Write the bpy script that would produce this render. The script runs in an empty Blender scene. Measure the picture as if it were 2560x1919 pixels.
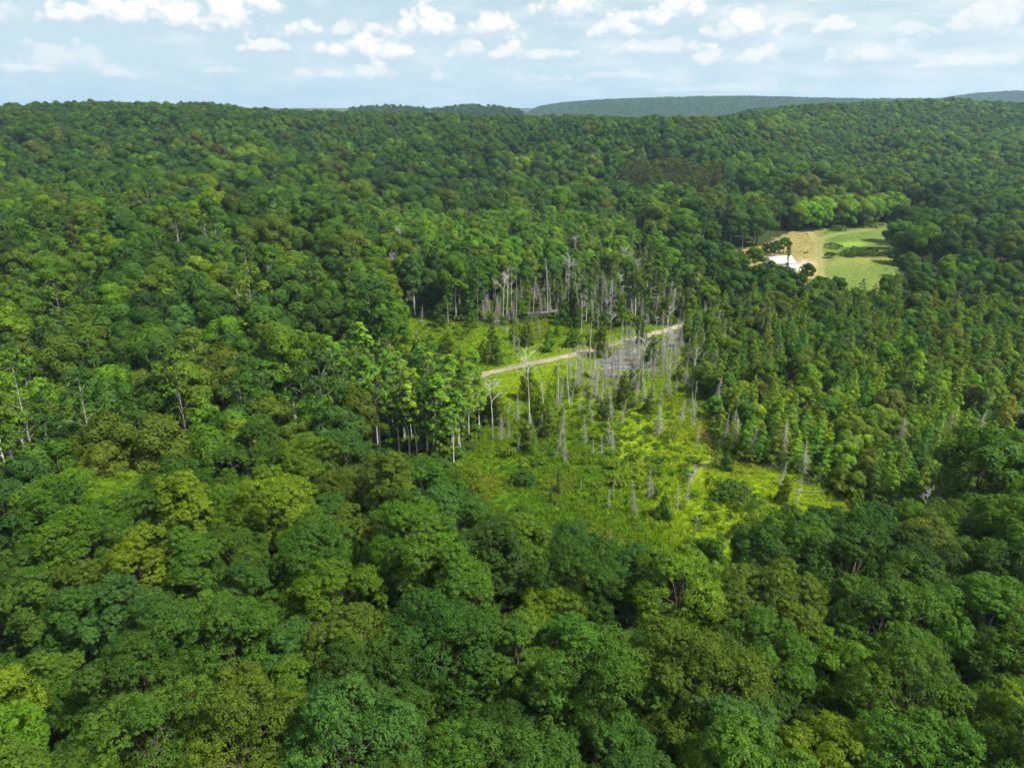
import bpy, math, time
_T0 = time.time()
import numpy as np
from mathutils import Vector

SC = bpy.context.scene
R = math.radians

# ------------------------------------------------------------------ camera
CAM_H, PITCH, FPX = 65.0, 21.3, 710.0          # metres, degrees down, focal length in pixels of a 1024 wide frame
cam_d = bpy.data.cameras.new("camera")
cam = bpy.data.objects.new("camera", cam_d)
SC.collection.objects.link(cam)
cam.location = (0, 0, CAM_H)
cam.rotation_euler = (R(90 - PITCH), 0, 0)
cam_d.sensor_width = 36
cam_d.lens = 36 * FPX / 1024
cam_d.clip_start, cam_d.clip_end = 0.5, 30000
SC.camera = cam

# ------------------------------------------------------------------ light and exposure
SUN_AZ, SUN_EL = 116.0, 55.0
sd = Vector((math.sin(R(SUN_AZ)) * math.cos(R(SUN_EL)), math.cos(R(SUN_AZ)) * math.cos(R(SUN_EL)), math.sin(R(SUN_EL))))
sun_d = bpy.data.lights.new("sun", 'SUN')
sun_d.energy, sun_d.angle, sun_d.color = 4.8, R(3.5), (1.0, 0.955, 0.86)
sun = bpy.data.objects.new("sun", sun_d)
sun.rotation_euler = sd.to_track_quat('Z', 'Y').to_euler()
SC.collection.objects.link(sun)
SC.view_settings.view_transform = 'Standard'
SC.view_settings.look = 'None'
SC.view_settings.gamma = 1.0
SC.view_settings.use_curve_mapping = False
SC.view_settings.exposure = 0.86
SC.cycles.max_bounces = 6
SC.cycles.diffuse_bounces = 4
SC.cycles.glossy_bounces = 2
SC.cycles.transmission_bounces = 4
SC.cycles.volume_bounces = 0
SC.cycles.use_denoising = True
SC.cycles.use_adaptive_sampling = True
SC.cycles.adaptive_threshold = 0.03
SC.cycles.caustics_reflective = SC.cycles.caustics_refractive = False

VS = 1024 / 2212.0                               # the photograph was measured at 2212 px width
CP, SP = math.cos(R(PITCH)), math.sin(R(PITCH))


def ray(vx, vy):
    """direction of the line of sight through a measured point (x right, y forward, z up)"""
    a = (np.asarray(vx, float) * VS - 512) / FPX
    b = (383.5 - np.asarray(vy, float) * VS) / FPX
    return np.stack([a, CP + b * SP, -SP + b * CP], -1)


def azel(vx, vy):
    d = ray(vx, vy)
    return math.atan2(d[0], d[1]), math.asin(d[2] / math.sqrt((d * d).sum()))


def project(P):
    P = np.asarray(P, float)
    x, y, z = P[..., 0], P[..., 1], P[..., 2] - CAM_H
    dep = np.maximum(y * CP - z * SP, 0.1)
    up = y * SP + z * CP
    return (512 + FPX * x / dep) / VS, (383.5 - FPX * up / dep) / VS, dep


# ------------------------------------------------------------------ node helpers
def nd(nt, typ, **kw):
    n = nt.nodes.new(typ)
    ins = kw.pop('ins', {})
    for k, v in kw.items():
        setattr(n, k, v)
    for k, v in ins.items():
        if hasattr(v, 'is_output') or isinstance(v, bpy.types.NodeSocket):
            nt.links.new(v, n.inputs[k])
        else:
            n.inputs[k].default_value = v
    return n


def mth(nt, op, a, b=None, c=None, clamp=False):
    n = nt.nodes.new('ShaderNodeMath')
    n.operation = op
    n.use_clamp = clamp
    for i, v in enumerate((a, b, c)):
        if v is None:
            continue
        if isinstance(v, bpy.types.NodeSocket):
            nt.links.new(v, n.inputs[i])
        else:
            n.inputs[i].default_value = v
    return n.outputs[0]


def vmth(nt, op, a, b=None):
    n = nt.nodes.new('ShaderNodeVectorMath')
    n.operation = op
    for i, v in enumerate((a, b)):
        if v is None:
            continue
        if isinstance(v, bpy.types.NodeSocket):
            nt.links.new(v, n.inputs[i])
        else:
            n.inputs[i].default_value = v
    return n.outputs[0]


def mixc(nt, f, a, b, typ='MIX'):
    n = nt.nodes.new('ShaderNodeMix')
    n.data_type = 'RGBA'
    n.blend_type = typ
    for key, v in ((0, f), (6, a), (7, b)):
        if isinstance(v, bpy.types.NodeSocket):
            nt.links.new(v, n.inputs[key])
        else:
            n.inputs[key].default_value = v if key == 0 else (tuple(v) + (1,))[:4]
    return n.outputs[2]


def sstep(nt, v, lo, hi):
    n = nt.nodes.new('ShaderNodeMapRange')
    n.interpolation_type = 'SMOOTHSTEP'
    nt.links.new(v, n.inputs[0])
    n.inputs[1].default_value, n.inputs[2].default_value = lo, hi
    return n.outputs[0]


# ------------------------------------------------------------------ sky
W = bpy.data.worlds.new("World")
SC.world = W
W.use_nodes = True
nt = W.node_tree
nt.nodes.clear()
sky = nd(nt, 'ShaderNodeTexSky', sky_type='NISHITA', sun_disc=False, sun_elevation=R(SUN_EL), sun_rotation=R(SUN_AZ),
         air_density=1.3, dust_density=2.5, ozone_density=1.2)
SKY = 0.07
skyc = vmth(nt, 'MULTIPLY', sky.outputs[0], (SKY, SKY, SKY))
geo = nd(nt, 'ShaderNodeTexCoord')
sep = nd(nt, 'ShaderNodeSeparateXYZ', ins={0: geo.outputs['Generated']})
az = mth(nt, 'ARCTAN2', sep.outputs[0], sep.outputs[1])
el = mth(nt, 'ARCSINE', sep.outputs[2])
pos = nd(nt, 'ShaderNodeCombineXYZ', ins={0: az, 1: el}).outputs[0]
n1 = nd(nt, 'ShaderNodeTexNoise', ins={'Vector': vmth(nt, 'MULTIPLY', pos, (1, 1.5, 1)), 'Scale': 34.0, 'Detail': 8.0, 'Roughness': 0.66}).outputs[0]
n2 = nd(nt, 'ShaderNodeTexNoise', ins={'Vector': vmth(nt, 'MULTIPLY', pos, (1, 4.0, 1)), 'Scale': 11.0, 'Detail': 5.0, 'Roughness': 0.55}).outputs[0]
wob = nd(nt, 'ShaderNodeVectorMath', operation='MULTIPLY_ADD', ins={0: nd(nt, 'ShaderNodeTexNoise', ins={'Vector': pos, 'Scale': 60.0, 'Detail': 3.0}).outputs['Color'], 1: (.012, .008, 0), 2: vmth(nt, 'MULTIPLY', pos, (1, 1.35, 1))}).outputs[0]
vor = nd(nt, 'ShaderNodeTexVoronoi', feature='SMOOTH_F1', voronoi_dimensions='2D', ins={'Vector': wob, 'Scale': 36.0, 'Detail': 2.0, 'Roughness': .55, 'Smoothness': .35}).outputs['Distance']
puff = mth(nt, 'ADD', mth(nt, 'MULTIPLY', mth(nt, 'SUBTRACT', 0.72, vor), 0.95), mth(nt, 'MULTIPLY', mth(nt, 'SUBTRACT', n1, 0.5), 1.5))
# cumulus: middle x, base y, half width, height, strength  (as measured in the photograph)
CLOUDS = [(160, 48, 70, 34, .9), (300, 62, 110, 74, 1.0), (395, 66, 60, 62, 1.0), (490, 74, 100, 86, 1.0), (560, 40, 60, 60, .9), (650, 78, 42, 30, .8),
          (575, 114, 52, 24, .75), (795, 132, 105, 44, .95), (745, 80, 30, 34, .65), (820, 80, 34, 30, .75), (925, 88, 58, 62, 1.0), (1070, 90, 58, 52, .95),
          (1010, 128, 45, 40, .6), (1100, 132, 48, 32, .75), (815, 172, 55, 30, .65), (660, 172, 30, 18, .5), (950, 180, 30, 26, .45), (720, 168, 30, 14, .5),
          (1245, 36, 90, 38, .9), (1390, 60, 70, 40, .8), (1340, 82, 60, 34, .75), (1470, 44, 55, 52, .85), (1590, 92, 75, 62, .85), (1420, 120, 110, 30, .55),
          (1800, 82, 52, 38, .75), (1540, 142, 85, 26, .65), (1640, 140, 50, 34, .65), (1180, 132, 80, 24, .6), (2110, 82, 70, 70, .6), (1960, 80, 55, 26, .5),
          (140, 164, 110, 58, .42), (60, 158, 60, 20, .55), (250, 172, 55, 22, .45), (10, 60, 50, 44, .4), (1180, 180, 70, 18, .45), (1880, 140, 110, 36, .5),
          (2100, 150, 140, 26, .5), (1700, 60, 60, 30, .45), (1330, 172, 80, 16, .4), (500, 160, 60, 14, .35), (2190, 40, 60, 60, .5), (1550, 200, 140, 14, .35)]
M = L = None
for cx, cy, hw, hh, st in CLOUDS:
    a0, e0 = azel(cx, cy)
    a1, _ = azel(cx + hw, cy)
    _, e1 = azel(cx, cy - hh)
    q = vmth(nt, 'MULTIPLY', vmth(nt, 'SUBTRACT', pos, (a0, e0, 0)), (0.82 / (a1 - a0), 0.76 / (e1 - e0), 0))
    s = nd(nt, 'ShaderNodeSeparateXYZ', ins={0: q})
    dv = s.outputs[1]
    dvv = mth(nt, 'MULTIPLY_ADD', mth(nt, 'MINIMUM', dv, 0.0), 3.5, dv)
    d = mth(nt, 'ADD', mth(nt, 'MULTIPLY', s.outputs[0], s.outputs[0]), mth(nt, 'MULTIPLY', dvv, dvv))
    mr = nd(nt, 'ShaderNodeMapRange', interpolation_type='SMOOTHSTEP', ins={0: mth(nt, 'SUBTRACT', mth(nt, 'ADD', 1.0, puff), d), 1: -0.12, 2: mth(nt, 'MULTIPLY_ADD', mth(nt, 'MULTIPLY', dv, 1.4, clamp=True), -0.45, 0.95)})
    m = mth(nt, 'MULTIPLY', mr.outputs[0], st)
    lit = mth(nt, 'MULTIPLY', m, mth(nt, 'MULTIPLY_ADD', dv, 1.7, 0.02, clamp=True))
    M = m if M is None else mth(nt, 'MAXIMUM', M, m)
    L = lit if L is None else mth(nt, 'MAXIMUM', L, lit)
shade = mth(nt, 'MULTIPLY_ADD', mth(nt, 'SUBTRACT', 0.7, vor), 0.7, mth(nt, 'DIVIDE', L, mth(nt, 'MAXIMUM', M, 0.001), clamp=True), clamp=True)
ccol = mixc(nt, sstep(nt, shade, 0.0, 0.8), (0.37, 0.455, 0.52), (0.63, 0.625, 0.62))
# thin streaks between the cumulus, and the broken cover overhead
streak = mth(nt, 'MULTIPLY', sstep(nt, mth(nt, 'MULTIPLY_ADD', az, 0.16, n2), 0.38, 0.76), 0.75)
over = nd(nt, 'ShaderNodeTexNoise', ins={'Vector': vmth(nt, 'DIVIDE', geo.outputs['Generated'], nd(nt, 'ShaderNodeCombineXYZ', ins={0: mth(nt, 'MAXIMUM', sep.outputs[2], .05), 1: mth(nt, 'MAXIMUM', sep.outputs[2], .05), 2: 1.0}).outputs[0]),
                                       'Scale': 1.1, 'Detail': 5.0, 'Roughness': 0.55}).outputs[0]
high = mth(nt, 'MULTIPLY', sstep(nt, over, 0.47, 0.60), sstep(nt, el, 0.13, 0.24))
pale = sstep(nt, el, 0.30, -0.02)
base = mixc(nt, mth(nt, 'MULTIPLY_ADD', pale, 0.62, 0.18), skyc, (0.42, 0.565, 0.65))
c = mixc(nt, streak, base, (0.52, 0.565, 0.59))
c = mixc(nt, high, c, (0.58, 0.59, 0.60))
c = mixc(nt, M, c, ccol)
bg = nd(nt, 'ShaderNodeBackground', ins={'Color': c, 'Strength': 0.94})
out = nd(nt, 'ShaderNodeOutputWorld', ins={0: bg.outputs[0]})
W.cycles.sampling_method = 'MANUAL'
W.cycles.sample_map_resolution = 512

# ------------------------------------------------------------------ land
rngT = np.random.default_rng(3)
_wk = [(rngT.normal(0, 1, 2) * s, rngT.uniform(0, 6.28), a) for s, a in [(1 / 210., 1.), (1 / 140., .8), (1 / 110., .7), (1 / 75., .5), (1 / 60., .4), (1 / 45., .3)] for _ in range(3)]


def waves(x, y):
    return sum(a * np.sin(k[0] * x + k[1] * y + p) for k, p, a in _wk) / 3.0


_SK = np.array([(-60, -.15, 900, 320), (-33.9, -.15, 950, 320), (-28, -.12, 1000, 330), (-22.3, -.12, 1000, 340), (-15.8, -.26, 950, 350), (-8.8, -.28, 900, 380), (-3.7, -.26, 850, 430),
                (.8, -.42, 800, 470), (6.7, -.35, 760, 480), (11.8, -.59, 720, 480), (15.4, -.52, 760, 520), (17.3, -.12, 900, 560), (19.8, .22, 1050, 600), (22.8, .45, 1150, 620),
                (28.5, .54, 1250, 640), (33.9, .42, 1300, 650), (60, .4, 1300, 650)])
CAN = 17.5


def gauss(x, y, cx, cy, sx, sy, rot=0):
    c, s = math.cos(R(rot)), math.sin(R(rot))
    u, v = (x - cx) * c + (y - cy) * s, -(x - cx) * s + (y - cy) * c
    return np.exp(-(u / sx) ** 2 - (v / sy) ** 2)


def land(x, y):
    x, y = np.asarray(x, float), np.asarray(y, float)
    r = np.hypot(x, y)
    a = np.degrees(np.arctan2(x, y))
    a = np.where(np.abs(a) > 60, 60 * np.sign(a), a)
    e, rc, rs = (np.interp(a, _SK[:, 0], _SK[:, i]) for i in (1, 2, 3))
    zc = CAM_H + rc * np.tan(np.radians(e)) - CAN
    t = np.clip((r - rs) / (rc - rs), 0, 1)
    front = zc * (0.55 * np.sin(t * np.pi / 2) + 0.45 * t * t * (3 - 2 * t))
    u = np.clip((r - rc) / 700, 0, 1)
    z = front - (zc - 12) * u * u * (3 - 2 * u)
    z = z + waves(x, y) * 10.0 * np.clip((r - 420) / 250, 0, 1) * np.clip((1400 - r) / 300, 0, 1) * np.clip((rc - r) / 160, 0.0, 1)
    # far hills
    for rr, sr, tab in ((1900, 200, [(-14, 0), (-12, 46), (-10, 52), (-8, 50), (-6, 44), (-5, 48), (-3, 53), (-1, 50), (.5, 42), (2, 0)]),
                        (3600, 450, [(0.5, 0), (2, 50), (4, 68), (7, 80), (10, 86), (14, 92), (17, 93), (20, 88), (23, 82), (26, 80), (30, 80), (32, 60), (34, 0)]),
                        (4300, 400, [(26, 60), (29, 84), (31, 108), (33, 117), (36, 118), (42, 100), (50, 60)])):
        tb = np.array(tab, float)
        z = np.maximum(z, np.interp(a, tb[:, 0], tb[:, 1], left=0, right=0) * np.exp(-((r - rr) / sr) ** 2))
    w6 = np.clip((r - 4900) / 1200, 0, 1)
    z = np.maximum(z, 56 * w6 * w6 * (3 - 2 * w6))
    # near relief on the valley floor
    z = z + 12 * gauss(x, y, -150, 275, 150, 55, 12) - 7 * gauss(x, y, -105, 152, 75, 24, -8) + 3.0 * np.exp(-(r / 75) ** 2)
    return z


def at(vx, vy):
    """the ground point seen through a measured point"""
    d = ray(vx, vy)
    t = np.full(d.shape[:-1], 20.0)
    done = np.zeros(t.shape, bool)
    for _ in range(170):
        done |= CAM_H + d[..., 2] * t <= land(d[..., 0] * t, d[..., 1] * t)
        if done.all():
            break
        t = np.where(done, t, t * 1.025)
    lo, hi = t / 1.025, t
    for _ in range(9):
        m = (lo + hi) / 2
        b = CAM_H + d[..., 2] * m <= land(d[..., 0] * m, d[..., 1] * m)
        lo, hi = np.where(b, lo, m), np.where(b, m, hi)
    t = hi
    return np.stack([d[..., 0] * t, d[..., 1] * t], -1)


def poly(pts):
    p = np.array(pts, float)
    return at(p[:, 0], p[:, 1])


def inside(P, x, y):
    x, y = np.asarray(x, float), np.asarray(y, float)
    r = np.zeros(x.shape, bool)
    j = len(P) - 1
    for i in range(len(P)):
        xi, yi, xj, yj = P[i, 0], P[i, 1], P[j, 0], P[j, 1]
        r ^= ((yi > y) != (yj > y)) & (x < (xj - xi) * (y - yi) / (yj - yi + 1e-12) + xi)
        j = i
    return r


def dist_line(P, x, y):
    d = np.full(np.shape(x), 1e9)
    for i in range(len(P) - 1):
        a, b = P[i], P[i + 1]
        ab = b - a
        t = np.clip(((x - a[0]) * ab[0] + (y - a[1]) * ab[1]) / (ab @ ab), 0, 1)
        d = np.minimum(d, np.hypot(x - a[0] - t * ab[0], y - a[1] - t * ab[1]))
    return d


Z_CLEAR = poly([(985, 1005), (1040, 945), (1058, 885), (1000, 872), (920, 868), (850, 840), (840, 770), (850, 720), (870, 690), (900, 683), (960, 697), (1045, 694), (1090, 705), (1160, 690), (1240, 688),
                (1300, 705), (1440, 700), (1478, 722), (1495, 790), (1530, 880), (1548, 960), (1600, 1000), (1700, 1010), (1800, 1060), (1850, 1085), (1800, 1180), (1600, 1260),
                (1420, 1320), (1200, 1260), (1060, 1150)])
Z_STAND = poly([(690, 850), (760, 930), (840, 975), (985, 1005), (1040, 945), (1058, 885), (1000, 872), (920, 868), (850, 840), (770, 820)])
Z_CEDAR = poly([(1478, 722), (1530, 680), (1640, 640), (1760, 640), (1900, 665), (2300, 690), (2600, 800), (2600, 1130), (2230, 1090), (1980, 1090), (1850, 1085), (1800, 1060), (1700, 1010), (1600, 1000),
                (1548, 960), (1530, 880), (1495, 790)])
Z_SNAG = poly([(1040, 694), (1090, 705), (1160, 690), (1240, 688), (1300, 705), (1440, 700), (1478, 722), (1520, 680), (1470, 640), (1380, 615), (1250, 620), (1060, 650)])
Z_BIRCH = poly([(1250, 620), (1380, 615), (1470, 640), (1530, 680), (1480, 600), (1400, 550), (1250, 540), (1190, 580)])
Z_YOUNG = poly([(1000, 640), (1060, 650), (1250, 620), (1190, 580), (1250, 540), (1400, 550), (1380, 500), (1000, 500), (800, 470), (680, 510), (780, 560)])
Z_PINE = poly([(1335, 436), (1420, 462), (1500, 455), (1560, 436), (1550, 420), (1440, 414), (1345, 416)])
Z_MEADOW = poly([(1560, 545), (1640, 530), (1690, 505), (1740, 492), (1830, 492), (1900, 480), (1945, 457), (2030, 462), (1995, 492), (1940, 512), (1925, 545), (1945, 575), (1960, 625), (1830, 640), (1700, 610), (1640, 588)])
Z_POND = poly([(1278, 778), (1330, 762), (1372, 748), (1400, 738), (1452, 728), (1462, 742), (1452, 768), (1430, 784), (1385, 797), (1340, 803), (1330, 818), (1300, 816), (1296, 796)])
Z_POOL = poly([(1135, 676), (1170, 670), (1215, 664), (1250, 667), (1245, 680), (1200, 684), (1150, 685)])
Z_CREEK = poly([(1540, 982), (1543, 998), (1528, 1008), (1510, 1016), (1512, 1030), (1504, 1042), (1488, 1046), (1484, 1030), (1487, 1016), (1500, 1004), (1520, 996), (1532, 984)])
TRACK = poly([(860, 858), (985, 826), (1065, 803), (1140, 786), (1213, 773), (1300, 750), (1380, 730), (1450, 710), (1500, 694), (1560, 684)])

Z_CLUMP = poly([(1708, 503), (1780, 497), (1850, 493), (1942, 484), (1945, 466), (1830, 464), (1715, 474)])

# ------------------------------------------------------------------ materials
def new_mat(name):
    m = bpy.data.materials.new(name)
    m.use_nodes = True
    m.node_tree.nodes.clear()
    return m, m.node_tree


def finish(m, shader):
    n = m.node_tree
    nd(n, 'ShaderNodeOutputMaterial', ins={0: shader})
    return m


def leaf_material(name, trans=0.42, rough=0.6, spec=0.12):
    m, n = new_mat(name)
    ti = nd(n, 'ShaderNodeAttribute', attribute_type='INSTANCER', attribute_name='tint').outputs['Color']
    to = nd(n, 'ShaderNodeAttribute', attribute_type='GEOMETRY', attribute_name='tone').outputs['Fac']
    k = mth(n, 'MULTIPLY_ADD', to, 0.95, 0.52)
    col = vmth(n, 'MULTIPLY', ti, nd(n, 'ShaderNodeCombineXYZ', ins={0: mth(n, 'MULTIPLY_ADD', to, 1.25, 0.38), 1: k, 2: mth(n, 'MULTIPLY_ADD', to, 0.7, 0.65)}).outputs[0])
    p = nd(n, 'ShaderNodeBsdfPrincipled', ins={'Base Color': col, 'Roughness': rough, 'Specular IOR Level': spec})
    tr = nd(n, 'ShaderNodeBsdfTranslucent', ins={'Color': vmth(n, 'MULTIPLY', col, (1.5, 1.45, 0.55))})
    return finish(m, nd(n, 'ShaderNodeMixShader', ins={0: trans, 1: p.outputs[0], 2: tr.outputs[0]}).outputs[0])


def bark_material(name, c1, c2, scale, stretch=(1, 1, .25), thr=(.4, .6), rough=.9):
    m, n = new_mat(name)
    tc = nd(n, 'ShaderNodeTexCoord').outputs['Object']
    no = nd(n, 'ShaderNodeTexNoise', ins={'Vector': vmth(n, 'MULTIPLY', tc, stretch), 'Scale': scale, 'Detail': 3.0}).outputs[0]
    rnd = nd(n, 'ShaderNodeObjectInfo').outputs['Random']
    col = mixc(n, sstep(n, no, *thr), c1, c2)
    col = vmth(n, 'MULTIPLY', col, nd(n, 'ShaderNodeCombineXYZ', ins={i: mth(n, 'MULTIPLY_ADD', rnd, .3, .82) for i in range(3)}).outputs[0])
    return finish(m, nd(n, 'ShaderNodeBsdfPrincipled', ins={'Base Color': col, 'Roughness': rough, 'Specular IOR Level': .15}).outputs[0])


M_LEAF = leaf_material("leaf")
M_NEEDLE = leaf_material("needle", trans=0.3, rough=.6, spec=.1)
M_BLADE = leaf_material("blade", trans=0.5, rough=.6, spec=.08)
M_BARK = bark_material("brown bark", (.055, .045, .035), (.13, .11, .09), 3.0)
M_BIRCH = bark_material("white birch bark", (.06, .05, .045), (.56, .54, .50), 5.0, (.3, .3, 1.2), (.36, .44))
M_POPLAR = bark_material("grey poplar bark", (.16, .15, .13), (.34, .33, .29), 4.0, (.4, .4, 1.0))
M_GREY = bark_material("weathered dead wood", (.225, .215, .175), (.41, .395, .34), 3.0)
M_LOG = bark_material("dull fallen wood", (.13, .12, .10), (.25, .235, .20), 3.0)
M_WHITE = bark_material("bleached dead wood", (.36, .345, .32), (.58, .56, .53), 2.0)


def ground_material(name, scale=1.0):
    """colours come per vertex from what grows there; noise gives grain"""
    m, n = new_mat(name)
    vc = nd(n, 'ShaderNodeAttribute', attribute_type='GEOMETRY', attribute_name='cover').outputs['Color']
    tc = nd(n, 'ShaderNodeTexCoord').outputs['Object']
    a = nd(n, 'ShaderNodeTexNoise', ins={'Vector': tc, 'Scale': .35 * scale, 'Detail': 6.0, 'Roughness': .65}).outputs[0]
    b = nd(n, 'ShaderNodeTexNoise', ins={'Vector': tc, 'Scale': 2.2 * scale, 'Detail': 4.0, 'Roughness': .7}).outputs[0]
    k = mth(n, 'MULTIPLY', mth(n, 'MULTIPLY_ADD', a, 1.3, .35), mth(n, 'MULTIPLY_ADD', b, 1.4, .3))
    col = vmth(n, 'MULTIPLY', vc, nd(n, 'ShaderNodeCombineXYZ', ins={0: k, 1: k, 2: k}).outputs[0])
    bump = nd(n, 'ShaderNodeBump', ins={'Height': b, 'Strength': .6, 'Distance': .35})
    return finish(m, nd(n, 'ShaderNodeBsdfPrincipled', ins={'Base Color': col, 'Roughness': .95, 'Specular IOR Level': .05, 'Normal': bump.outputs[0]}).outputs[0])


M_GROUND = ground_material("ground cover")


def water_material(name, col, rough=.06):
    m, n = new_mat(name)
    tc = nd(n, 'ShaderNodeTexCoord').outputs['Object']
    a = nd(n, 'ShaderNodeTexNoise', ins={'Vector': tc, 'Scale': .45, 'Detail': 4.0}).outputs[0]
    b = nd(n, 'ShaderNodeTexNoise', ins={'Vector': tc, 'Scale': 3.0, 'Detail': 3.0}).outputs[0]
    cc = mixc(n, sstep(n, a, .42, .66), col, (.20, .195, .17))
    bump = nd(n, 'ShaderNodeBump', ins={'Height': b, 'Strength': .08, 'Distance': .1})
    return finish(m, nd(n, 'ShaderNodeBsdfPrincipled', ins={'Base Color': cc, 'Roughness': mth(n, 'MULTIPLY_ADD', sstep(n, a, .5, .7), .1, rough), 'IOR': 1.33, 'Specular IOR Level': .9, 'Normal': bump.outputs[0]}).outputs[0])


M_WATER = water_material("still pond water", (.13, .13, .125), .02)
M_CREEK = water_material("shallow creek water", (.05, .05, .04), .05)


def plain(name, c1, c2, scale, rough=.9, spec=.2):
    m, n = new_mat(name)
    tc = nd(n, 'ShaderNodeTexCoord').outputs['Object']
    a = nd(n, 'ShaderNodeTexNoise', ins={'Vector': tc, 'Scale': scale, 'Detail': 6.0, 'Roughness': .65}).outputs[0]
    col = mixc(n, sstep(n, a, .35, .65), c1, c2)
    bump = nd(n, 'ShaderNodeBump', ins={'Height': a, 'Strength': .3, 'Distance': .05})
    return finish(m, nd(n, 'ShaderNodeBsdfPrincipled', ins={'Base Color': col, 'Roughness': rough, 'Specular IOR Level': spec, 'Normal': bump.outputs[0]}).outputs[0])


M_TRACK = plain("pale sandy gravel", (.24, .195, .135), (.36, .30, .22), 1.4)
M_ROOF = plain("white sheet roof", (.72, .72, .71), (.82, .82, .81), .6, .45, .4)
M_WALL = plain("cream siding", (.62, .60, .55), (.74, .72, .68), .5, .7)
M_GLASS = plain("dark window glass", (.02, .025, .03), (.05, .06, .07), .4, .08, .6)
M_TRIM = plain("white trim", (.74, .74, .73), (.8, .8, .8), 1.0, .6)
M_DOOR = plain("brown door", (.12, .07, .04), (.18, .11, .06), 2.0, .6)

# ------------------------------------------------------------------ mesh helpers
def quads(name, V, Q, mats, mi=None, tone=None, cover=None, smooth=False):
    V = np.asarray(V, np.float32)
    Q = np.asarray(Q, np.int32)
    me = bpy.data.meshes.new(name)
    me.vertices.add(len(V))
    me.vertices.foreach_set('co', V.ravel())
    me.loops.add(Q.size)
    me.loops.foreach_set('vertex_index', Q.ravel())
    me.polygons.add(len(Q))
    me.polygons.foreach_set('loop_start', np.arange(0, Q.size, 4, dtype=np.int32))
    for m in mats:
        me.materials.append(m)
    if mi is not None:
        me.polygons.foreach_set('material_index', np.asarray(mi, np.int32))
    if smooth:
        me.polygons.foreach_set('use_smooth', np.ones(len(Q), bool))
    me.update(calc_edges=True)
    if tone is not None:
        me.attributes.new('tone', 'FLOAT', 'FACE').data.foreach_set('value', np.asarray(tone, np.float32))
    if cover is not None:
        c4 = np.ones((len(V), 4), np.float32)
        c4[:, :3] = cover
        me.attributes.new('cover', 'FLOAT_COLOR', 'POINT').data.foreach_set('color', c4.ravel())
    return me


class Soup:
    """collects quads of several materials into one mesh"""
    def __init__(s):
        s.V, s.Q, s.mi, s.t, s.n = [], [], [], [], 0

    def add(s, V, Q, mi=0, tone=.5):
        V, Q = np.asarray(V, float), np.asarray(Q, int)
        s.V.append(V)
        s.Q.append(Q + s.n)
        s.mi.append(np.full(len(Q), mi))
        s.t.append(np.broadcast_to(np.asarray(tone, float), (len(Q),)))
        s.n += len(V)

    def tube(s, P, rad, sides=5, mi=0):
        P = np.asarray(P, float)
        rad = np.asarray(rad, float)
        k = len(P)
        d = np.gradient(P, axis=0)
        d /= np.linalg.norm(d, axis=1, keepdims=True) + 1e-9
        ref = np.where(np.abs(d[:, 2:3]) > .8, np.array([[1., 0, 0]]), np.array([[0, 0, 1.]]))
        u = np.cross(d, ref)
        u /= np.linalg.norm(u, axis=1, keepdims=True) + 1e-9
        v = np.cross(d, u)
        a = np.arange(sides) / sides * 2 * np.pi
        V = (P[:, None] + rad[:, None, None] * (np.cos(a)[None, :, None] * u[:, None] + np.sin(a)[None, :, None] * v[:, None])).reshape(-1, 3)
        i, j = np.meshgrid(np.arange(k - 1), np.arange(sides), indexing='ij')
        j2 = (j + 1) % sides
        Q = np.stack([i * sides + j, i * sides + j2, (i + 1) * sides + j2, (i + 1) * sides + j], -1).reshape(-1, 4)
        s.add(V, Q, mi)

    def leaves(s, P, N, size, asp, tone, rg, mi=0, along=None):
        P, N = np.asarray(P, float), np.asarray(N, float)
        N = N / (np.linalg.norm(N, axis=1, keepdims=True) + 1e-9)
        T = rg.normal(size=P.shape) if along is None else along + rg.normal(size=P.shape) * .15
        T -= (T * N).sum(1, keepdims=True) * N
        T /= np.linalg.norm(T, axis=1, keepdims=True) + 1e-9
        B = np.cross(N, T)
        size = np.broadcast_to(np.asarray(size, float), (len(P),))[:, None]
        k = rg.uniform(-.25, .25, (len(P), 1))
        sag = rg.uniform(0.05, .3, (len(P), 1)) * size
        V = np.stack([P + T * size - N * sag, P + B * size * asp + T * size * k, P - T * size - N * sag, P - B * size * asp - T * size * k], 1).reshape(-1, 3)
        Q = np.arange(len(P) * 4).reshape(-1, 4)
        s.add(V, Q, mi, tone)

    def mesh(s, name, mats, smooth=False):
        return quads(name, np.concatenate(s.V), np.concatenate(s.Q), mats, np.concatenate(s.mi), np.concatenate(s.t), smooth=smooth)


def sphere_dirs(n, rg, zmin=-1.0):
    z = rg.uniform(zmin, 1, n)
    a = rg.uniform(0, 2 * np.pi, n)
    q = np.sqrt(1 - z * z)
    return np.stack([q * np.cos(a), q * np.sin(a), z], 1)


def spiral_dirs(n, rg, zmin=-.3):
    i = np.arange(n) + .5
    z = 1 - (1 - zmin) * i / n
    a = i * 2.39996 + rg.uniform(0, 6.28)
    q = np.sqrt(np.clip(1 - z * z, 0, 1))
    return np.stack([q * np.cos(a), q * np.sin(a), z], 1) + rg.normal(0, .10, (n, 3))


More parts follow.
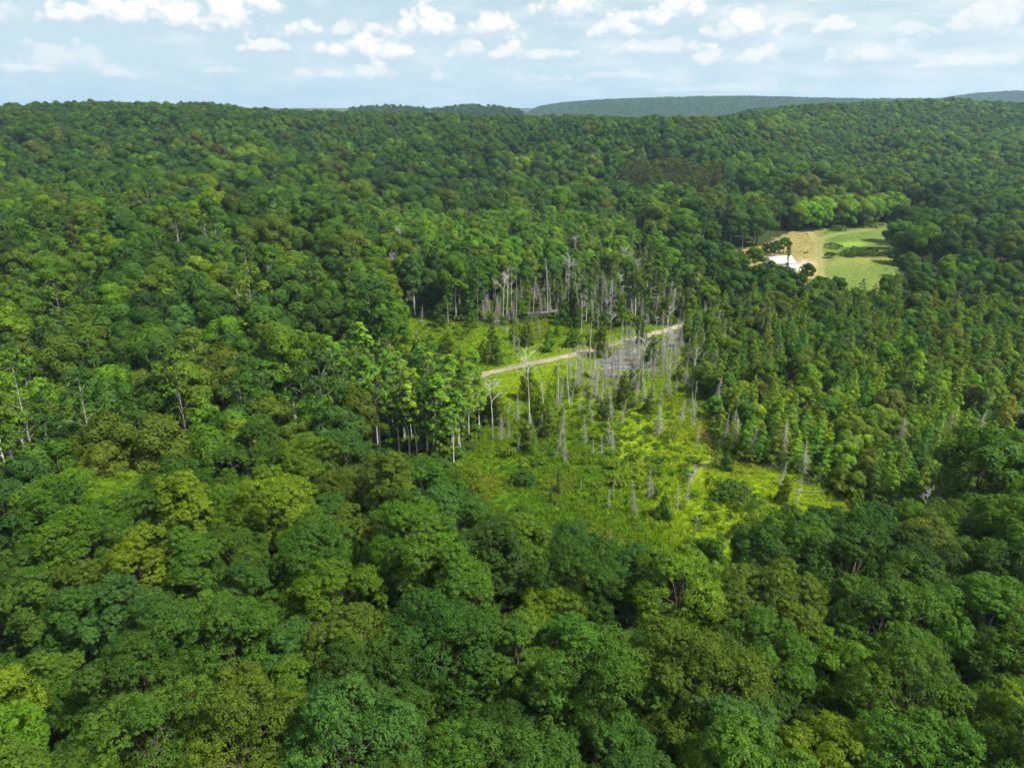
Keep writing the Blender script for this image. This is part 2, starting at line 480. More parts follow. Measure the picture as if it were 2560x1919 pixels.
def crown_soup(so, rg, lobes, ns, nq, leaf, mi=0, up=.45, flat=.8, asp=.62, jit=.25, clump=(.28, .48)):
    """leaf faces on small clumps on the lobes of a crown; lobes: list of (centre, radius, outward direction)"""
    P, N, S, T = [], [], [], []
    for c, lr, od in lobes:
        lt = rg.normal(0, .07)
        k = max(3, int(ns * rg.uniform(.8, 1.2)))
        dirs = spiral_dirs(k, rg, -.45) + .35 * od
        dirs /= np.linalg.norm(dirs, axis=1, keepdims=True)
        for d in dirs:
            sc = c + d * lr * rg.uniform(.62, 1.0) * np.array([1, 1, flat])
            sr = lr * rg.uniform(*clump)
            m = max(3, int(nq * rg.uniform(.75, 1.25)))
            q = sphere_dirs(m, rg, -.55)
            q = q + .25 * d
            q /= np.linalg.norm(q, axis=1, keepdims=True)
            P.append(sc + q * sr * rg.uniform(.55, 1.08, (m, 1)) * np.array([1, 1, .72]))
            N.append(q + .35 * d + np.array([0, 0, up]) + rg.normal(0, jit, (m, 3)))
            S.append(leaf * rg.uniform(.7, 1.25, m))
            T.append(np.clip(.5 + lt + rg.normal(0, .11) + rg.normal(0, .10, m), 0, 1))
    so.leaves(np.concatenate(P), np.concatenate(N), np.concatenate(S), asp, np.concatenate(T), rg, mi)


def billow(so, rg, lobes, leaf, cover, mi=0, asp=.62, bumps=9, amp=.28, jit=.22, zmin=-.75, up=.25, thin=0.0):
    """leaves laid over the bumpy surface of overlapping lobes"""
    C = np.array([l[0] for l in lobes])
    Rr = np.array([l[1] for l in lobes])
    area = 2 * leaf * leaf * asp
    P, N, S, T = [], [], [], []
    for k, (c, lr, od) in enumerate(lobes):
        n = max(8, int(cover * 4 * math.pi * lr * lr * (1 - zmin) / 2 / area))
        d = sphere_dirs(n, rg, zmin)
        b = sphere_dirs(bumps, rg, -.5)
        dots = np.clip((d @ b.T - .70) / .30, 0, 1)
        top = dots.max(1)
        which = dots.argmax(1)
        bt = rg.normal(0, .10, bumps)[which] * (top > 0) + rg.normal(0, .05)
        r_ = lr * (.88 - amp * .42 + amp * top + rg.normal(0, .07, n))
        p = c + d * r_[:, None] * np.array([1, 1, .9])
        ins = (np.linalg.norm(p[:, None] - C[None], axis=2) < Rr[None] * .74)
        ins[:, k] = False
        ok = ~ins.any(1) & (rg.uniform(size=n) > thin * (top < .25))
        nb = b[which] * (top[:, None] > 0) * .5
        P.append(p[ok])
        N.append((d + nb + np.array([0, 0, up]) + rg.normal(0, jit, (n, 3)))[ok])
        S.append((leaf * rg.uniform(.7, 1.25, n))[ok])
        T.append(np.clip(.5 + bt + rg.normal(0, .09, n), 0, 1)[ok])
    so.leaves(np.concatenate(P), np.concatenate(N), np.concatenate(S), asp, np.concatenate(T), rg, mi)


def limb(so, a, b, r0, r1, rg, bend=.12, seg=4, sides=5, mi=0):
    a, b = np.asarray(a, float), np.asarray(b, float)
    t = np.linspace(0, 1, seg)[:, None]
    L_ = np.linalg.norm(b - a)
    off = rg.normal(0, bend * L_, 3) * np.array([1, 1, .3])
    P = a + (b - a) * t + off * np.sin(t * np.pi) + np.array([0, 0, .12 * L_]) * np.sin(t * np.pi)
    so.tube(P, r0 + (r1 - r0) * t[:, 0], sides, mi)


def broadleaf(seed, lod, Rc=5.2, H=17.0, form=0, low=None):
    """(trunk soup, crown soup); lod 0 near, 1 middle, 2 far, 3 very far. form 0 round maple, 1 tall oval, 2 wide oak"""
    rg = np.random.default_rng(seed)
    base = {0: .24, 1: .22, 2: .28}[form] * H
    if low is not None:
        base = low * H
    hz = (H - base) / 2
    rx = Rc * {0: 1.0, 1: .84, 2: 1.14}[form]
    ex = np.array([rx * rg.uniform(.85, 1.15), rx * rg.uniform(.85, 1.15), hz])
    C0 = np.array([rg.normal(0, .3), rg.normal(0, .3), base + hz * .92])
    nl = [17, 13, 8, 5][lod]
    lobes = []
    for d in spiral_dirs(nl, rg, -.6):
        d = d / np.linalg.norm(d)
        k = rg.uniform(.50, .86) if lod < 2 else rg.uniform(.46, .84)
        lr = Rc * (rg.uniform(.27, .43) if lod < 2 else rg.uniform(.34, .5))
        lobes.append((C0 + d * ex * k, lr, d))
        if lod < 2 and rg.uniform() < .6:
            d2 = d + rg.normal(0, .28, 3)
            lobes.append((C0 + d2 / np.linalg.norm(d2) * ex * (k + rg.uniform(.05, .2)), lr * rg.uniform(.5, .7), d))
    lobes.append((C0 + np.array([rg.normal(0, .5), rg.normal(0, .5), hz * .62]), Rc * .36, np.array([0, 0, 1.])))
    cr = Soup()
    leaf, cover, bumps, amp, jit = [(.125, 1.75, 16, .34, .32), (.27, 1.75, 15, .46, .34), (.55, 1.5, 8, .34, .24), (1.05, 1.4, 5, .2, .15)][lod]
    if lod == 0:
        crown_soup(cr, rg, lobes, 32, 54, .105, jit=.34, clump=(.18, .33), flat=1.0, up=.30)
    else:
        billow(cr, rg, lobes, leaf, cover, bumps=bumps, amp=amp, jit=jit, thin=[0, .45, .2, 0][lod])
    tr = Soup()
    if lod < 3:
        sd_ = [7, 5, 4][lod]
        lean = rg.normal(0, .35, 2)
        top = np.array([lean[0], lean[1], base + hz * 1.25])
        z = np.linspace(-1.2, 1, 6)
        P = np.array([[lean[0] * max(q, 0) + .12 * math.sin(q * 5), lean[1] * max(q, 0), top[2] * q if q > 0 else q] for q in z])
        tr.tube(P, np.interp(z, [-1.2, 0, .15, 1], [.46, .36, .27, .06]) * H / 17, sd_)
        for c, lr, d in lobes[:: (1 if lod == 0 else 3)]:
            s0 = rg.uniform(.38, .8)
            limb(tr, [lean[0] * s0, lean[1] * s0, top[2] * s0], c + d * lr * .35, .13, .025, rg, sides=max(3, sd_ - 2))
    return tr, cr


def poplar(seed, lod, H=19.0, Rc=3.0, base=.45, sparse=1.0):
    """tall aspen or birch: clear pale stem, narrow open crown"""
    rg = np.random.default_rng(seed)
    tr, cr = Soup(), Soup()
    bx, by = rg.normal(0, .7, 2)
    zz = np.linspace(0, 1, 8)
    ax = lambda q: np.array([bx * q * q + .15 * math.sin(4 * q + seed), by * q * q, H * .95 * q])
    P = np.array([ax(q) for q in zz])
    P[0, 2] = -1.0
    tr.tube(P, np.interp(zz, [0, .1, 1], [.21, .155, .03]), [7, 5, 3][lod])
    lobes = []
    nl = [15, 11, 6][lod]
    for i in range(nl):
        q = base + (1.0 - base) * (i + .5) / nl
        prof = math.sin(math.pi * min(1, (q - base) / (1 - base) * .80 + .16)) ** .7
        a = i * 2.4 + rg.normal(0, .4)
        d = np.array([math.cos(a), math.sin(a), .25])
        c = ax(q) + d * Rc * prof * rg.uniform(.35, .75)
        lobes.append((c, Rc * rg.uniform(.32, .48) * (.55 + .45 * prof), d))
        if lod < 2:
            limb(tr, ax(q - .07), c + d * .3, .055, .014, rg, sides=4 if lod == 0 else 3)
            for _ in range(2 if lod == 0 else 1):
                limb(tr, c - d * .3, c + rg.normal(0, .8, 3) + d * .4, .025, .009, rg, sides=3, seg=3)
    lobes.append((ax(1.0), Rc * .34, np.array([0, 0, 1.])))
    ns, nq, leaf = [(12, 38, .15), (9, 16, .26), (6, 8, .52)][lod]
    crown_soup(cr, rg, lobes, ns, max(3, int(nq * sparse)), leaf, up=.35)
    return tr, cr


def conifer(seed, lod, H=11.0, Rc=2.3, skirt=.06, droop=.25, ragged=.2, power=.85):
    """cedar, spruce or fir: layered sprays round a straight stem"""
    rg = np.random.default_rng(seed)
    tr, cr = Soup(), Soup()
    tr.tube([[0, 0, -.8], [0, 0, H * .5], [0, 0, H]], [.17 * H / 11, .10 * H / 11, .015], [6, 5, 4][lod])
    nb = [84, 60, 34][lod]
    per = [34, 18, 9][lod]
    P, N, S, T, A = [], [], [], [], []
    for i in range(nb):
        q = skirt + (1 - skirt) * (i + rg.uniform(0, 1)) / nb
        L_ = max(.18, Rc * (1 - q) ** power * rg.uniform(1 - ragged * 1.6, 1 + ragged) + .1)
        a = i * 2.39996 + rg.normal(0, .25)
        d = np.array([math.cos(a), math.sin(a), 0])
        side = np.array([-d[1], d[0], 0])
        m = max(3, int(per * (.35 + .65 * L_ / Rc)))
        t = rg.uniform(.12, 1, m) ** .75
        w = rg.normal(0, .26, m) * (.35 + .65 * L_) * (1.2 - t)
        z = H * q - droop * L_ * t + .22 * L_ * t * t + rg.normal(0, .05, m) * H / nb * 6
        P.append(d * (t * L_)[:, None] + side * w[:, None] + np.stack([0 * z, 0 * z, z], 1))
        N.append(np.array([0, 0, .8]) + d * .75 + rg.normal(0, .25, (m, 3)))
        S.append(np.full(m, [.17, .27, .50][lod] * H / 11) * rg.uniform(.7, 1.3, m))
        T.append(np.clip(.5 + rg.normal(0, .13) + rg.normal(0, .09, m), 0, 1))
        A.append(d + side * rg.normal(0, .5, m)[:, None] + np.array([0, 0, -.15]))
    cr.leaves(np.concatenate(P), np.concatenate(N), np.concatenate(S), .42, np.concatenate(T), rg, 0, np.concatenate(A))
    return tr, cr


def cedar(seed, lod, H=11.0, Rc=3.4, power=.65):
    """white cedar: a soft, shaggy cone of leafy lobes"""
    rg = np.random.default_rng(seed)
    tr, cr = Soup(), Soup()
    tr.tube([[0, 0, -.8], [0, 0, H * .5], [0, 0, H * .95]], [.17, .10, .015], 5)
    lobes = []
    n = [26, 18][lod]
    for i in range(n):
        q = .06 + .90 * i / (n - 1)
        w = Rc * (1 - q) ** power
        a = i * 2.4 + rg.normal(0, .4)
        d = np.array([math.cos(a), math.sin(a), .1])
        lobes.append((np.array([0, 0, H * q]) + d * w * rg.uniform(.35, .8), max(.28, w * rg.uniform(.30, .5)), d))
    billow(cr, rg, lobes, [.17, .24][lod], [1.25, 1.25][lod], asp=.5, bumps=9, amp=.6, jit=.42, thin=.5, up=.3)
    return tr, cr


def pine(seed, lod, H=17.0, Rc=2.9, base=.35):
    rg = np.random.default_rng(seed)
    tr, cr = Soup(), Soup()
    tr.tube([[0, 0, -1], [.1, 0, H * .5], [0, .1, H * .97]], [.24, .16, .03], 5)
    lobes = []
    n = [26, 18, 9][lod]
    for i in range(n):
        q = base + (1 - base) * i / (n - 1)
        a = i * 2.4 + rg.normal(0, .3)
        d = np.array([math.cos(a), math.sin(a), .15])
        rr = Rc * (1 - (q - base) / (1 - base)) ** .65 * rg.uniform(.55, .95)
        c = np.array([0, 0, H * q]) + d * rr
        lobes.append((c, Rc * rg.uniform(.24, .36), d))
        if lod < 2:
            limb(tr, [0, 0, H * q - .3], c, .05, .02, rg, sides=3, seg=3)
    ns, nq, leaf = [(10, 30, .18), (7, 13, .30), (5, 7, .6)][lod]
    crown_soup(cr, rg, lobes, ns, nq, leaf, up=.6, flat=.55, asp=.35)
    return tr, cr


def dead_conifer(seed, H=9.0, Rc=1.5, nb=95, skirt=.08, power=.7, twig=2, thick=1.0):
    """standing dead spruce: bare stem, many thin drooping branches"""
    rg = np.random.default_rng(seed)
    so = Soup()
    bx, by = rg.normal(0, .25, 2)
    so.tube([[0, 0, -.8], [bx * .3, by * .3, H * .5], [bx, by, H]], [.055 * thick, .034 * thick, .010], 5)
    for i in range(nb):
        q = skirt + (.985 - skirt) * (i + rg.uniform(0, 1)) / nb
        L_ = max(.15, Rc * (1 - q) ** power * rg.uniform(.45, 1.15))
        a = i * 2.39996 + rg.normal(0, .4)
        d = np.array([math.cos(a), math.sin(a), 0])
        o = np.array([bx * q, by * q, H * q])
        dr = rg.uniform(.05, .45)
        p1 = o + d * L_ * .55 + np.array([0, 0, -.10 * L_])
        p2 = o + d * L_ + np.array([0, 0, -dr * L_])
        so.tube([o, p1, p2], [.032 * thick, .024 * thick, .010 * thick], 3)
        for _ in range(twig):
            t = rg.uniform(.35, .95)
            s = o + (p2 - o) * t
            so.tube([s, s + d * L_ * .18 + rg.normal(0, .16, 3) * L_ + np.array([0, 0, -.10 * L_])], [.015 * thick, .007 * thick], 3)
    return so


def dead_birch(seed, H=14.0, nb=9, spread=1.0, fork=.72, twig=4, broken=False):
    """bleached dead broadleaf: bare stem, a few rising limbs near the top"""
    rg = np.random.default_rng(seed)
    so = Soup()
    bx, by = rg.normal(0, .8, 2)
    ax = lambda q: np.array([bx * q * q + .12 * math.sin(5 * q), by * q * q, H * q])
    zz = np.linspace(0, .98, 9)
    P = np.array([ax(q) for q in zz])
    P[0, 2] = -.8
    so.tube(P, np.interp(zz, [0, .1, 1], [.16, .115, .035 if not broken else .08]), 6)
    if not broken:
        for i in range(nb):
            q = fork * rg.uniform(.8, 1.2) + (1 - fork) * rg.uniform(0, .8)
            q = min(q, .96)
            a = i * 2.4 + rg.normal(0, .4)
            L_ = H * rg.uniform(.10, .22) * spread * (1.25 - q * .5)
            d = np.array([math.cos(a) * .75, math.sin(a) * .75, rg.uniform(.3, 1.0)])
            e = ax(q) + d * L_
            limb(so, ax(q), e, .06, .02, rg, bend=.08, sides=4)
            for _ in range(twig):
                t = rg.uniform(.4, 1)
                s = ax(q) + d * L_ * t
                limb(so, s, s + (d + rg.normal(0, .6, 3)) * L_ * .38, .022, .008, rg, bend=.1, seg=3, sides=3)
    return so


def shrub(seed, Rc=1.4, H=1.6, nl=7, ns=8, nq=22, leaf=.13):
    rg = np.random.default_rng(seed)
    tr, cr = Soup(), Soup()
    lobes = []
    for i in range(nl):
        a = i * 2.4
        rr = Rc * math.sqrt((i + .3) / nl) * .75
        c = np.array([math.cos(a) * rr, math.sin(a) * rr, H * (.62 - .42 * (rr / Rc) ** 2) + rg.normal(0, .06) * H])
        lobes.append((c, Rc * rg.uniform(.30, .42), np.array([math.cos(a) * .4, math.sin(a) * .4, .8])))
        limb(tr, [rg.normal(0, .1), rg.normal(0, .1), -.2], c, .035, .012, rg, sides=4, seg=3)
    crown_soup(cr, rg, lobes, ns, nq, leaf, flat=.8 * H / Rc if H < Rc else .9)
    return tr, cr


def grass_tuft(seed, n=26, h=.75, w=.55):
    rg = np.random.default_rng(seed)
    so = Soup()
    for _ in range(n):
        a = rg.uniform(0, 6.28)
        d = np.array([math.cos(a), math.sin(a), 0])
        s = np.array([-d[1], d[0], 0]) * rg.uniform(.02, .045)
        o = d * rg.uniform(0, w) + rg.normal(0, .05, 3) * np.array([1, 1, 0])
        hh = h * rg.uniform(.55, 1.2)
        m = o + d * .12 * hh + np.array([0, 0, hh * .6])
        e = o + d * rg.uniform(.2, .6) * hh + np.array([0, 0, hh * rg.uniform(.75, 1)])
        t = np.clip(.5 + rg.normal(0, .2), 0, 1)
        so.add([o - s, o + s, m + s, m - s], [[0, 1, 2, 3]], 0, t)
        so.add([m - s, m + s, e + s * .2, e - s * .2], [[0, 1, 2, 3]], 0, min(1, t + .1))
    return so


# ------------------------------------------------------------------ object helpers
COL = SC.collection


def link(o):
    COL.objects.link(o)
    return o


def mesh_obj(name, me, parent=None, kind=None, label=None, category=None, group=None, loc=None):
    o = bpy.data.objects.new(name, me)
    link(o)
    if parent is not None:
        o.parent = parent
    if loc is not None:
        o.location = loc
    for k, v in (('kind', kind), ('label', label), ('category', category), ('group', group)):
        if v:
            o[k] = v
    return o


# ------------------------------------------------------------------ ground sheet
def cover_colour(x, y):
    """what covers the ground: forest litter, tall sedge, mown or dry grass"""
    n = waves(x * 6, y * 6)
    n2_ = waves(x * 17 + 50, y * 17)
    c = np.empty(x.shape + (3,))
    c[:] = (.032, .046, .012)
    c += (n[..., None] * np.array([.004, .005, .001]))
    return np.clip(c, .004, 1), n, n2_


azs = np.radians(np.concatenate([np.arange(-180, -44, 4.0), np.arange(-44, 44.1, .55), np.arange(46, 180, 4.0)]))
rad = np.concatenate([[2.0], 8 * 1.021 ** np.arange(0, 340)])
rad = rad[rad < 6300]
Ag, Rg = np.meshgrid(azs, rad, indexing='ij')
X, Y = Rg * np.sin(Ag), Rg * np.cos(Ag)
Zg = land(X, Y)
na, nr = len(azs), len(rad)
i, j = np.meshgrid(np.arange(na), np.arange(nr - 1), indexing='ij')
i2 = (i + 1) % na
Q = np.stack([i * nr + j, i2 * nr + j, i2 * nr + j + 1, i * nr + j + 1], -1).reshape(-1, 4)
V = np.stack([X, Y, Zg], -1).reshape(-1, 3)
cov, _, _ = cover_colour(V[:, 0], V[:, 1])
mesh_obj("ground", quads("ground", V, Q, [M_GROUND], cover=cov, smooth=True), kind="structure")


def sheet(name, P, step, lift, colour, margin=0, mat=None, jag=.0):
    """a fine grid over a polygon, laid on the land"""
    lo, hi = P.min(0) - margin, P.max(0) + margin
    xs, ys = np.arange(lo[0], hi[0] + step, step), np.arange(lo[1], hi[1] + step, step)
    gx, gy = np.meshgrid(xs, ys, indexing='ij')
    ox = gx + jag * np.sin(gy * .7) + jag * np.sin(gx * .5 + gy * 1.3)
    oy = gy + jag * np.sin(gx * .8 + 1) + jag * np.sin(gy * .6 - gx * .9)
    ok = inside(P, ox, oy)
    f = ok[:-1, :-1] & ok[1:, :-1] & ok[1:, 1:] & ok[:-1, 1:]
    a, b = np.nonzero(f)
    n = len(ys)
    Q = np.stack([a * n + b, (a + 1) * n + b, (a + 1) * n + b + 1, a * n + b + 1], 1)
    used, inv = np.unique(Q.ravel(), return_inverse=True)
    vx, vy = gx.ravel()[used], gy.ravel()[used]
    vz = land(vx, vy) + lift
    cv = colour(vx, vy) if colour else None
    return mesh_obj(name, quads(name, np.stack([vx, vy, vz], 1), inv.reshape(-1, 4), [mat or M_GROUND], cover=cv, smooth=True), kind="structure")


def c_marsh(x, y):
    vx, vy, _ = project(np.stack([x, y, 0 * x], -1))
    n = waves(x * 5, y * 5)
    n2_ = waves(x * 14, y * 14 + 30)
    g = np.array([.100, .180, .006])
    c = np.broadcast_to(g, x.shape + (3,)).copy()
    k = np.clip(.5 + .9 * n, 0, 1)[:, None]
    c = c * (1 - k) + np.array([.155, .225, .006]) * k
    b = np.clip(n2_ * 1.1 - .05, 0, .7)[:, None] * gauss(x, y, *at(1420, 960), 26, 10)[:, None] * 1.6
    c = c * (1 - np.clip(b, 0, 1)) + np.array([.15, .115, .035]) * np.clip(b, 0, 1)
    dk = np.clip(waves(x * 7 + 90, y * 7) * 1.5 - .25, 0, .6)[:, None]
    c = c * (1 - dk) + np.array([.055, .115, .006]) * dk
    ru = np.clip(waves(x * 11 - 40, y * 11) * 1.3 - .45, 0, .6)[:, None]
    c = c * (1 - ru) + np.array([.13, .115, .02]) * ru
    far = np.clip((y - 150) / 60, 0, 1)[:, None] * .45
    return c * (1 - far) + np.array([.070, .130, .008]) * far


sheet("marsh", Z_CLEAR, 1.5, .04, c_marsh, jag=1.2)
P_TRK1 = poly([(1770, 600), (1769, 565), (1768, 530), (1775, 515), (1800, 507), (1850, 500), (1900, 492)])
P_TRK2 = poly([(1768, 530), (1756, 510), (1742, 495)])


def c_meadow(x, y):
    vx, vy, _ = project(np.stack([x, y, 0 * x], -1))
    n = waves(x * 3, y * 3)
    n2_ = waves(x * 9, y * 9)
    dry, green, bright = np.array([.235, .205, .075]), np.array([.105, .155, .030]), np.array([.17, .29, .03])
    k = np.clip((vx - 1752) / 32 + n * .4, 0, 1)[:, None]
    c = dry * (1 + .12 * n2_[:, None]) * (1 - k) + green * k
    y_ = np.clip(gauss(vx, vy, 1870, 560, 60, 14) * 1.2 + n2_ * .3, 0, 1)[:, None] * k * .7
    c = c * (1 - y_) + np.array([.22, .21, .05]) * y_
    b = np.clip(gauss(vx, vy, 1838, 528, 42, 7, -3) * 1.5 - .25 + n2_ * .2, 0, 1)[:, None]
    c = c * (1 - b) + bright * b
    r = np.clip(gauss(vx, vy, 1622, 542, 26, 12) * 1.4 - .2, 0, 1)[:, None]
    c = c * (1 - r) + np.array([.27, .18, .07]) * r
    s = np.clip(gauss(vx, vy, 1738, 572, 22, 8) * 1.6 - .3 + n2_ * .3, 0, 1)[:, None]
    c = c * (1 - s) + np.array([.40, .30, .24]) * s
    t = np.minimum(dist_line(P_TRK1, x, y), dist_line(P_TRK2, x, y))
    t = np.clip(1.5 - np.abs(t - 1.1) / .6, 0, 1)[:, None] * .6
    return c * (1 - t) + np.array([.27, .25, .11]) * t


sheet("meadow", Z_MEADOW, 1.5, .30, c_meadow, jag=1.0)


for zw in (Z_POND, Z_POOL, Z_CREEK):
    sheet("water", zw, .7, .10, None, mat=M_WATER if zw is Z_POND else M_CREEK, jag=.55)


def strip(name, L_, half, lift, mat, rag=.25):
    rg = np.random.default_rng(5)
    d = np.cumsum(np.r_[0, np.hypot(*np.diff(L_, axis=0).T)])
    s = np.arange(0, d[-1], 1.2)
    # smooth the run of the track
    cx, cy = np.interp(s, d, L_[:, 0]), np.interp(s, d, L_[:, 1])
    k = np.ones(13) / 13
    cx, cy = (np.convolve(np.pad(q, 6, 'edge'), k, 'valid') for q in (cx, cy))
    tx, ty = np.gradient(cx), np.gradient(cy)
    n = np.hypot(tx, ty)
    nx, ny = -ty / n, tx / n
    cols = []
    for f in (-1, -.6, -.3, 0, .3, .6, 1):
        o = f * half + (rg.normal(0, rag, len(s)) if abs(f) == 1 else 0)
        x, y = cx + nx * o, cy + ny * o
        cols.append(np.stack([x, y, land(x, y) + lift - (.12 if abs(f) == 1 else 0) - (.04 if abs(abs(f) - .6) < .01 else 0)], 1))
    V = np.stack(cols, 1).reshape(-1, 3)
    i, j = np.meshgrid(np.arange(len(s) - 1), np.arange(6), indexing='ij')
    Q = np.stack([i * 7 + j, (i + 1) * 7 + j, (i + 1) * 7 + j + 1, i * 7 + j + 1], -1).reshape(-1, 4)
    cc = np.array([(.09, .12, .02), (.27, .235, .165), (.33, .29, .21), (.21, .195, .11), (.33, .29, .21), (.28, .24, .17), (.10, .12, .02)])
    cov_ = np.tile(cc, (len(s), 1)) * (1 + .25 * np.repeat(waves(cx * 8, cy * 8), 7))[:, None]
    return mesh_obj(name, quads(name, V, Q, [mat], cover=cov_, smooth=True), kind="structure")


strip("dirt_road", TRACK, 1.6, .22, M_GROUND, .5)

# ------------------------------------------------------------------ trees: where and what
rng = np.random.default_rng(11)
TINTS = {'dark green': (.046, .104, .012), 'mid green': (.064, .140, .012), 'olive green': (.092, .148, .012), 'blue green': (.051, .118, .019), 'bright green': (.092, .182, .010),
         'yellow green': (.124, .200, .009), 'yellow': (.36, .32, .008), 'brownish green': (.094, .122, .016), 'rusty green': (.082, .100, .022)}


def tint_of(name, rg, k=1.0):
    c = np.array(TINTS[name]) * k
    return np.clip(c * rg.normal(1, .15) * rg.normal(1, .04, 3), .004, .6)


def pick(rg, w):
    u = rg.random() * sum(w.values())
    for k, q in w.items():
        u -= q
        if u <= 0:
            break
    return k


def jgrid(x0, x1, y0, y1, s, rg, jit=.34):
    ys = np.arange(y0, y1, s * .87)
    out = []
    for k, y in enumerate(ys):
        xs = np.arange(x0 + (k % 2) * s / 2, x1, s)
        out.append(np.stack([xs, np.full(len(xs), y)], 1))
    P = np.concatenate(out)
    return P + rg.uniform(-jit, jit, P.shape) * s


def in_view(P, z, m=120):
    vx, vy, dep = project(np.stack([P[:, 0], P[:, 1], z], 1))
    return (P[:, 1] * CP > -5) & (vx > -m) & (vx < 2212 + m) & (vy < 1658 + m * 1.6) & (dep > 3)


TREES = []       # dict(kind, x, y, z, s, rot, colour, tint, proto)


def add(kind, x, y, s, colour, k=1.0, **kw):
    TREES.append(dict(kind=kind, x=float(x), y=float(y), z=0.0, s=s, rot=rng.uniform(0, 6.28), colour=colour, tint=tint_of(colour, rng, k), **kw))


HOUSE = at(1690, 577)
at_front = float(at(1760, 590)[1])
water_polys = (Z_POND, Z_POOL, Z_CREEK)


def open_ground(P):
    return inside(Z_CLEAR, P[:, 0], P[:, 1]) | inside(Z_MEADOW, P[:, 0], P[:, 1]) | (dist_line(TRACK, P[:, 0], P[:, 1]) < 4) | (np.hypot(P[:, 0] - HOUSE[0], P[:, 1] - HOUSE[1] - 2) < 13)


zones = (Z_STAND, Z_CEDAR, Z_SNAG, Z_BIRCH, Z_YOUNG, Z_PINE, Z_CLUMP)
# --- near broadleaf wood (r < 135) and the left middle wood (135..340)
P = jgrid(-260, 260, 20, 345, 7.4, rng)
r = np.hypot(P[:, 0], P[:, 1])
keep = np.where(r < 128, True, False)
P2 = jgrid(-260, 260, 60, 345, 8.7, rng)
r2 = np.hypot(P2[:, 0], P2[:, 1])
P = np.concatenate([P[keep], P2[r2 >= 128]])
r = np.hypot(P[:, 0], P[:, 1])
ok = (r < 345) & in_view(P, land(P[:, 0], P[:, 1]) + 9, 160) & ~open_ground(P)
for zz_ in zones:
    ok &= ~inside(zz_, P[:, 0], P[:, 1])
patch = waves(P[:, 0] * 4, P[:, 1] * 4)
LINE = np.array([(0, 700), (700, 700), (760, 940), (820, 965), (1000, 990), (1050, 1050), (1150, 1095), (1300, 1125), (1450, 1195), (1550, 1145), (1650, 1100), (1800, 1080), (2000, 1085), (2212, 1045)], float)
for (x, y), pt in zip(P[ok], patch[ok]):
    r_ = math.hypot(x, y)
    if r_ < 128:
        w = {'dark green': 3.5, 'mid green': 6, 'olive green': 2.6, 'blue green': 1.6, 'bright green': 2.6, 'yellow green': .5, 'brownish green': .06}
        if 78 < y < 110 and x < 10:
            w.update({'bright green': 5, 'yellow green': 2.6, 'dark green': 1})
        if x > 20 and y < 80:
            w.update({'bright green': 3})
        if rng.uniform() < .04:
            continue
        s_ = rng.uniform(.72, 1.16)
        z0 = float(land(x, y))
        while s_ > .3:                      # the front wood stays below the sight line into the clearing
            pvx, pvy, _ = project(np.array([x, y, z0 + 16.3 * s_]))
            if pvy > np.interp(pvx, LINE[:, 0], LINE[:, 1]):
                break
            s_ *= .93
        if s_ > .33:
            add('maple_tree', x, y, s_, pick(rng, w))
    else:
        w = {'mid green': 4, 'bright green': 3, 'olive green': 2.2, 'dark green': 2.5, 'blue green': 1.2, 'yellow green': .7}
        if x > 40:
            w = {'dark green': 4, 'mid green': 4, 'blue green': 3, 'bright green': 1, 'olive green': 1}
        add(pick(rng, {'poplar_tree': 8, 'oak_tree': 2.4, 'aspen_tree': 1.5, 'dead_birch': .18, 'cedar_tree': .4}) if x < 20 else pick(rng, {'poplar_tree': 2, 'oak_tree': 7, 'cedar_tree': 1}), x, y, rng.uniform(.85, 1.40) * (.55 if x > 45 and y > 215 else 1), pick(rng, w))
P = jgrid(-120, 120, 22, 100, 7.0, rng)
near = np.array([(t['x'], t['y']) for t in TREES if t['kind'] == 'maple_tree'])
gap = np.sqrt(((P[:, None] - near[None]) ** 2).sum(2)).min(1)
ok = (np.hypot(P[:, 0], P[:, 1]) < 98) & (gap > 3.6) & in_view(P, land(P[:, 0], P[:, 1]) + 6, 60) & ~open_ground(P) & ~inside(Z_STAND, P[:, 0], P[:, 1]) & ~inside(Z_CEDAR, P[:, 0], P[:, 1])
for x, y in P[ok]:
    vx_, vy_, _ = project(np.array([x, y, float(land(x, y)) + 9.]))
    if vy_ > np.interp(vx_, LINE[:, 0], LINE[:, 1]):
        add('maple_tree', x, y, rng.uniform(.42, .62), pick(rng, {'mid green': 3, 'dark green': 2, 'bright green': 2, 'olive green': 1}))
# --- aspen and birch stand on the near left of the clearing
P = jgrid(*np.r_[Z_STAND[:, 0].min(), Z_STAND[:, 0].max(), Z_STAND[:, 1].min(), Z_STAND[:, 1].max()], 4.3, rng, .45)
for x, y in P[inside(Z_STAND, P[:, 0], P[:, 1]) & (dist_line(TRACK, P[:, 0], P[:, 1]) > 4)]:
    add('aspen_tree', x, y, rng.uniform(.62, 1.02), pick(rng, {'mid green': 3, 'bright green': 5, 'olive green': 2, 'yellow green': 1}), k=1.8)
